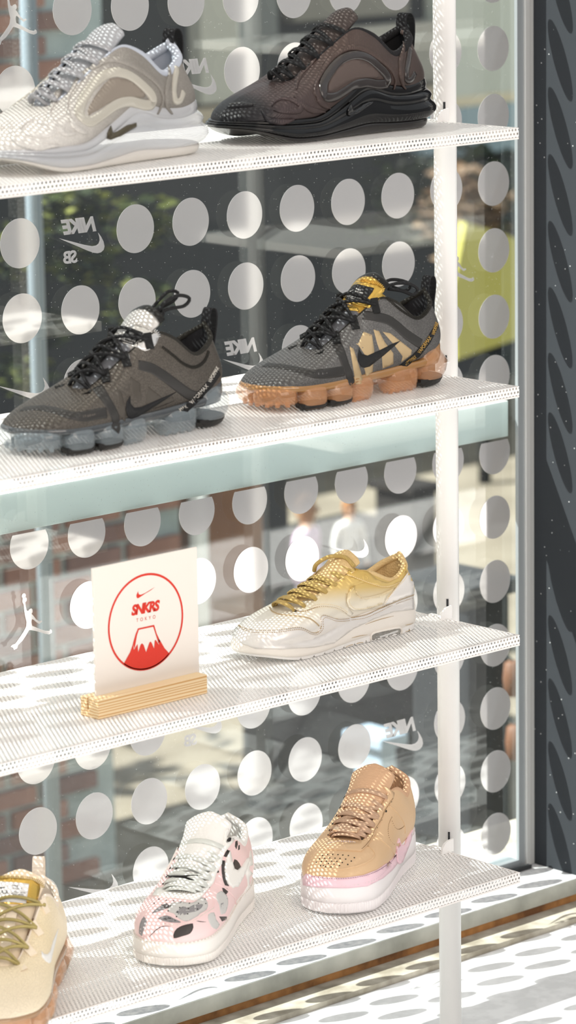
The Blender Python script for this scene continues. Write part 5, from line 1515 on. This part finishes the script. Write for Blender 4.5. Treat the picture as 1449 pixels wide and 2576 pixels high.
# ---- things on the street
sk = mat('skin', 'c79b7c', rough=.6)
def person(label, px, py, Y, hcol, tcol, rz=0, hgt=1.68):
    """standing figure whose head is seen at the given place"""
    P = at(px, py, 1, Y); hgt = P.z-ZG+.11
    root = empty('person', (P.x, Y, ZG), rz); tag(root, label, 'person', 'people walking past outside')
    k = hgt/1.7
    V = {'pel': (0, 0, .95), 'wa': (0, 0, 1.08), 'ch': (0, .01, 1.30), 'nk': (0, 0, 1.45), 'nk2': (0, -.01, 1.52), 'hd': (0, -.02, 1.60), 'hd2': (0, -.01, 1.67)}
    names = list(V); E_ = [('pel', 'wa'), ('wa', 'ch'), ('ch', 'nk'), ('nk', 'nk2'), ('nk2', 'hd'), ('hd', 'hd2')]
    R_ = {'pel': .15, 'wa': .125, 'ch': .15, 'nk': .06, 'nk2': .055, 'hd': .092, 'hd2': .075}
    for s_, sx in (('l', 1), ('r', -1)):
        for nm, p, r_, pr2 in (('sh', (sx*.18, 0, 1.38), .06, 'ch'), ('el', (sx*.24, .03, 1.10), .043, 'sh'), ('wr', (sx*.23, -.06, .86), .03, 'el'), ('ha', (sx*.23, -.08, .77), .035, 'wr'),
                               ('hp', (sx*.09, 0, .88), .10, 'pel'), ('kn', (sx*.10, -.04, .50), .065, 'hp'), ('an', (sx*.10, .04, .09), .045, 'kn'), ('to', (sx*.11, -.12, .04), .04, 'an')):
            V[nm+s_] = p; R_[nm+s_] = r_; E_.append((pr2+s_ if pr2 not in ('ch', 'pel') else pr2, nm+s_))
    names = list(V); me = bpy.data.meshes.new('body')
    me.from_pydata([tuple(c*k for c in V[n_]) for n_ in names], [(names.index(a), names.index(b)) for a, b in E_], [])
    o = bpy.data.objects.new('body', me); COL.objects.link(o)
    sm = o.modifiers.new('skin', 'SKIN'); 
    for i, n_ in enumerate(names):
        me.skin_vertices[0].data[i].radius = (R_[n_]*k, R_[n_]*k*(.75 if n_ in ('ch', 'wa', 'pel') else 1)); me.skin_vertices[0].data[i].use_root = (n_ == 'pel')
    su = o.modifiers.new('sub', 'SUBSURF'); su.levels = 2; su.render_levels = 2
    dg = bpy.context.evaluated_depsgraph_get(); m2_ = bpy.data.meshes.new_from_object(o.evaluated_get(dg)); bpy.data.objects.remove(o)
    o = bpy.data.objects.new('body', m2_); COL.objects.link(o); o.parent = root
    m2_.materials.clear(); m2_.materials.append(tcol); m2_.materials.append(sk); m2_.materials.append(mat('dark_trousers', '2c2c33', rough=.8))
    for p in m2_.polygons:
        c = p.center; p.use_smooth = True
        p.material_index = 1 if (c.z > 1.44*k or (c.z < .84*k and abs(c.x) > .19*k)) else (2 if c.z < .98*k and abs(c.x) < .19*k else 0)
    bm = bmesh.new(); bmesh.ops.create_icosphere(bm, subdivisions=3, radius=.105*k)
    for v in bm.verts:
        v.co.z *= 1.1
        if v.co.y < -.03*k and v.co.z < .03*k: v.co.y = -.03*k+(v.co.y+.03*k)*.1
        if v.co.z < -.03*k: v.co.z *= 1.5
        v.co += Vector((0, .012*k, 1.64*k))
    mb = MB(); mb.bm(bm); mb.build('hair', hcol, root, smooth=True)
    fc = MB()
    fc.tube([(0, -.105*k, 1.62*k), (0, -.122*k, 1.588*k), (0, -.105*k, 1.58*k)], [.006*k, .013*k, .006*k], 8); fc.build('nose', sk, root, smooth=True)
    for sx in (-1, 1):
        e = MB().tube([(sx*.033*k, -.096*k, 1.615*k), (sx*.033*k, -.104*k, 1.615*k)], [.012*k, .008*k], 10); e.build('eye', mat('eye_dark', '1d1a18', rough=.2), root, smooth=True)
        MB().tube([(sx*.092*k, 0, 1.58*k), (sx*.098*k, .004*k, 1.60*k), (sx*.094*k, 0, 1.63*k)], .011*k, 8).build('ear', sk, root, smooth=True)
    MB().tube([(-.024*k, -.098*k, 1.553*k), (0, -.104*k, 1.551*k), (.024*k, -.098*k, 1.553*k)], .005*k, 8).build('mouth', mat('lips', 'a5665c', rough=.5), root, smooth=True)
    return root
person('blurred person with light blond hair and a lilac top, behind the gold runner', 772, 1330, 5.6, mat('blond_hair', 'd3a57c', rough=.6), mat('lilac_top', 'cdb4cf', rough=.8), .4)
person('blurred person with ginger hair and a pale top, right above the gold runner', 880, 1335, 6.2, mat('ginger_hair', 'a97340', rough=.6), mat('pale_top', 'd9d6d6', rough=.8), -.3)
person('blurred person in a dusty pink top seen beyond the right edge dots', 1225, 1410, 7.0, mat('brown_hair', '5a4338', rough=.6), mat('dusty_pink_top', 'b79aa6', rough=.8), .2)

# dark posts, kiosk and parked car that make the dark shapes
def box_thing(nm, px0, px1, py0, py1, Y, depth, m, label, cat, legs=False):
    pm = (py0+(py1 or py0+200))/2; a = at(px0, pm, 1, Y); b = at(px1, pm, 1, Y); zt = at((px0+px1)/2, py0, 1, Y).z; zb = at((px0+px1)/2, py1, 1, Y).z if py1 else ZG
    root = empty(nm, ((a.x+b.x)/2, Y+depth/2, ZG)); tag(root, label, cat); hw = (b.x-a.x)/2
    MB().box(-hw, hw, -depth/2, depth/2, max(.02, zb-ZG), zt-ZG, .012).build('body', m, root)
    MB().box(-hw-.02, hw+.02, -depth/2-.02, depth/2+.02, zt-ZG, zt-ZG+.03, .006).build('top_slab', m, root)
    MB().box(-hw+.01, hw-.01, -depth/2+.01, depth/2-.01, 0, max(.02, zb-ZG), 0).build('plinth', dark, root)
    return root
blk = mat('near_black', '222529', rough=.6)
box_thing('advert_column', 668, 728, 1185, None, 5.2, .12, blk, 'dark slim column behind the left of the gold runner', 'column')
box_thing('advert_column', 1040, 1100, 1240, None, 5.6, .2, dark2, 'dark brown column just left of the white pole, third level', 'column')
box_thing('planter_box', 672, 1090, 1640, 1975, 4.5, .12, dark2, 'large dark brown planter box blurred behind the lowest shelves', 'planter')
box_thing('advert_column', 1180, 1285, 1500, 2130, 1.3, .16, blk, 'black board standing between the pole and the window frame, low down', 'column')
box_thing('bollard', 960, 1000, 1878, None, 2.7, .1, mat('blue_grey_post', '9fb2c4', rough=.5), 'blue grey bollard in front of the dark planter box', 'bollard')
box_thing('bench', 690, 1060, 1380, 1440, 6.6, .4, dark2, 'dark bench on the sunlit pavement behind the people', 'bench')
# lantern shapes whose flat orange colour stands for blurred orange lights
for i, (px, py) in enumerate(((1262, 1700), (1268, 1860))):
    P = at(px, py, 1, 1.25); rt = empty('orange_lantern', (P.x, 1.22, P.z)); tag(rt, ['small orange lantern hanging on the black board, upper one', 'small orange lantern hanging on the black board, lower one'][i], 'lantern', 'orange lanterns on the black board')
    MB().tube([(0, 0, -.035), (0, 0, -.03), (0, 0, 0), (0, 0, .03), (0, 0, .035)], [.010, .017, .02, .017, .010], 16).build('shade', mat('orange_paper', '6e4a34', rough=.6), rt, smooth=True)
    MB().tube([(0, 0, .035), (0, .04, .06)], .002, 6).build('hook', dark, rt)
# street tree out of view whose crown throws the streaky shade on the paving
for i, (px, py, t_) in enumerate(((650, 1950, 6.0),)):
    G = at(px, py, 2, ZG); cN = G-SUN*t_
    tr_ = empty('street_tree', (cN.x, cN.y, ZG)); tag(tr_, 'slender street tree outside the frame whose crown shades the paving', 'tree')
    hh = cN.z-ZG
    MB().tube([(0, 0, 0), (.05, 0, hh*.5), (0, 0, hh)], [.06, .05, .03], 10).build('trunk', mat('bark', '4a3a2c'), tr_, smooth=True)
    mb = MB()
    for j in range(230):
        c = Vector((random.gauss(0, .8), random.gauss(0, .8), hh+random.gauss(0, .35))); l_ = random.uniform(.15, .32)
        R_ = Matrix.Rotation(random.uniform(0, 6.28), 3, 'Z') @ Matrix.Rotation(random.uniform(-.8, .8), 3, 'X'); b0 = len(mb.v)
        mb.v += [tuple(c+R_ @ Vector(p)) for p in ((-l_/2, 0, 0), (0, -l_*.2, .01), (l_/2, 0, 0), (0, l_*.2, .01))]; mb.f += [(b0, b0+1, b0+2), (b0, b0+2, b0+3)]
    f_ = mb.build('foliage', leafm[0], tr_); f_['kind'] = 'stuff'
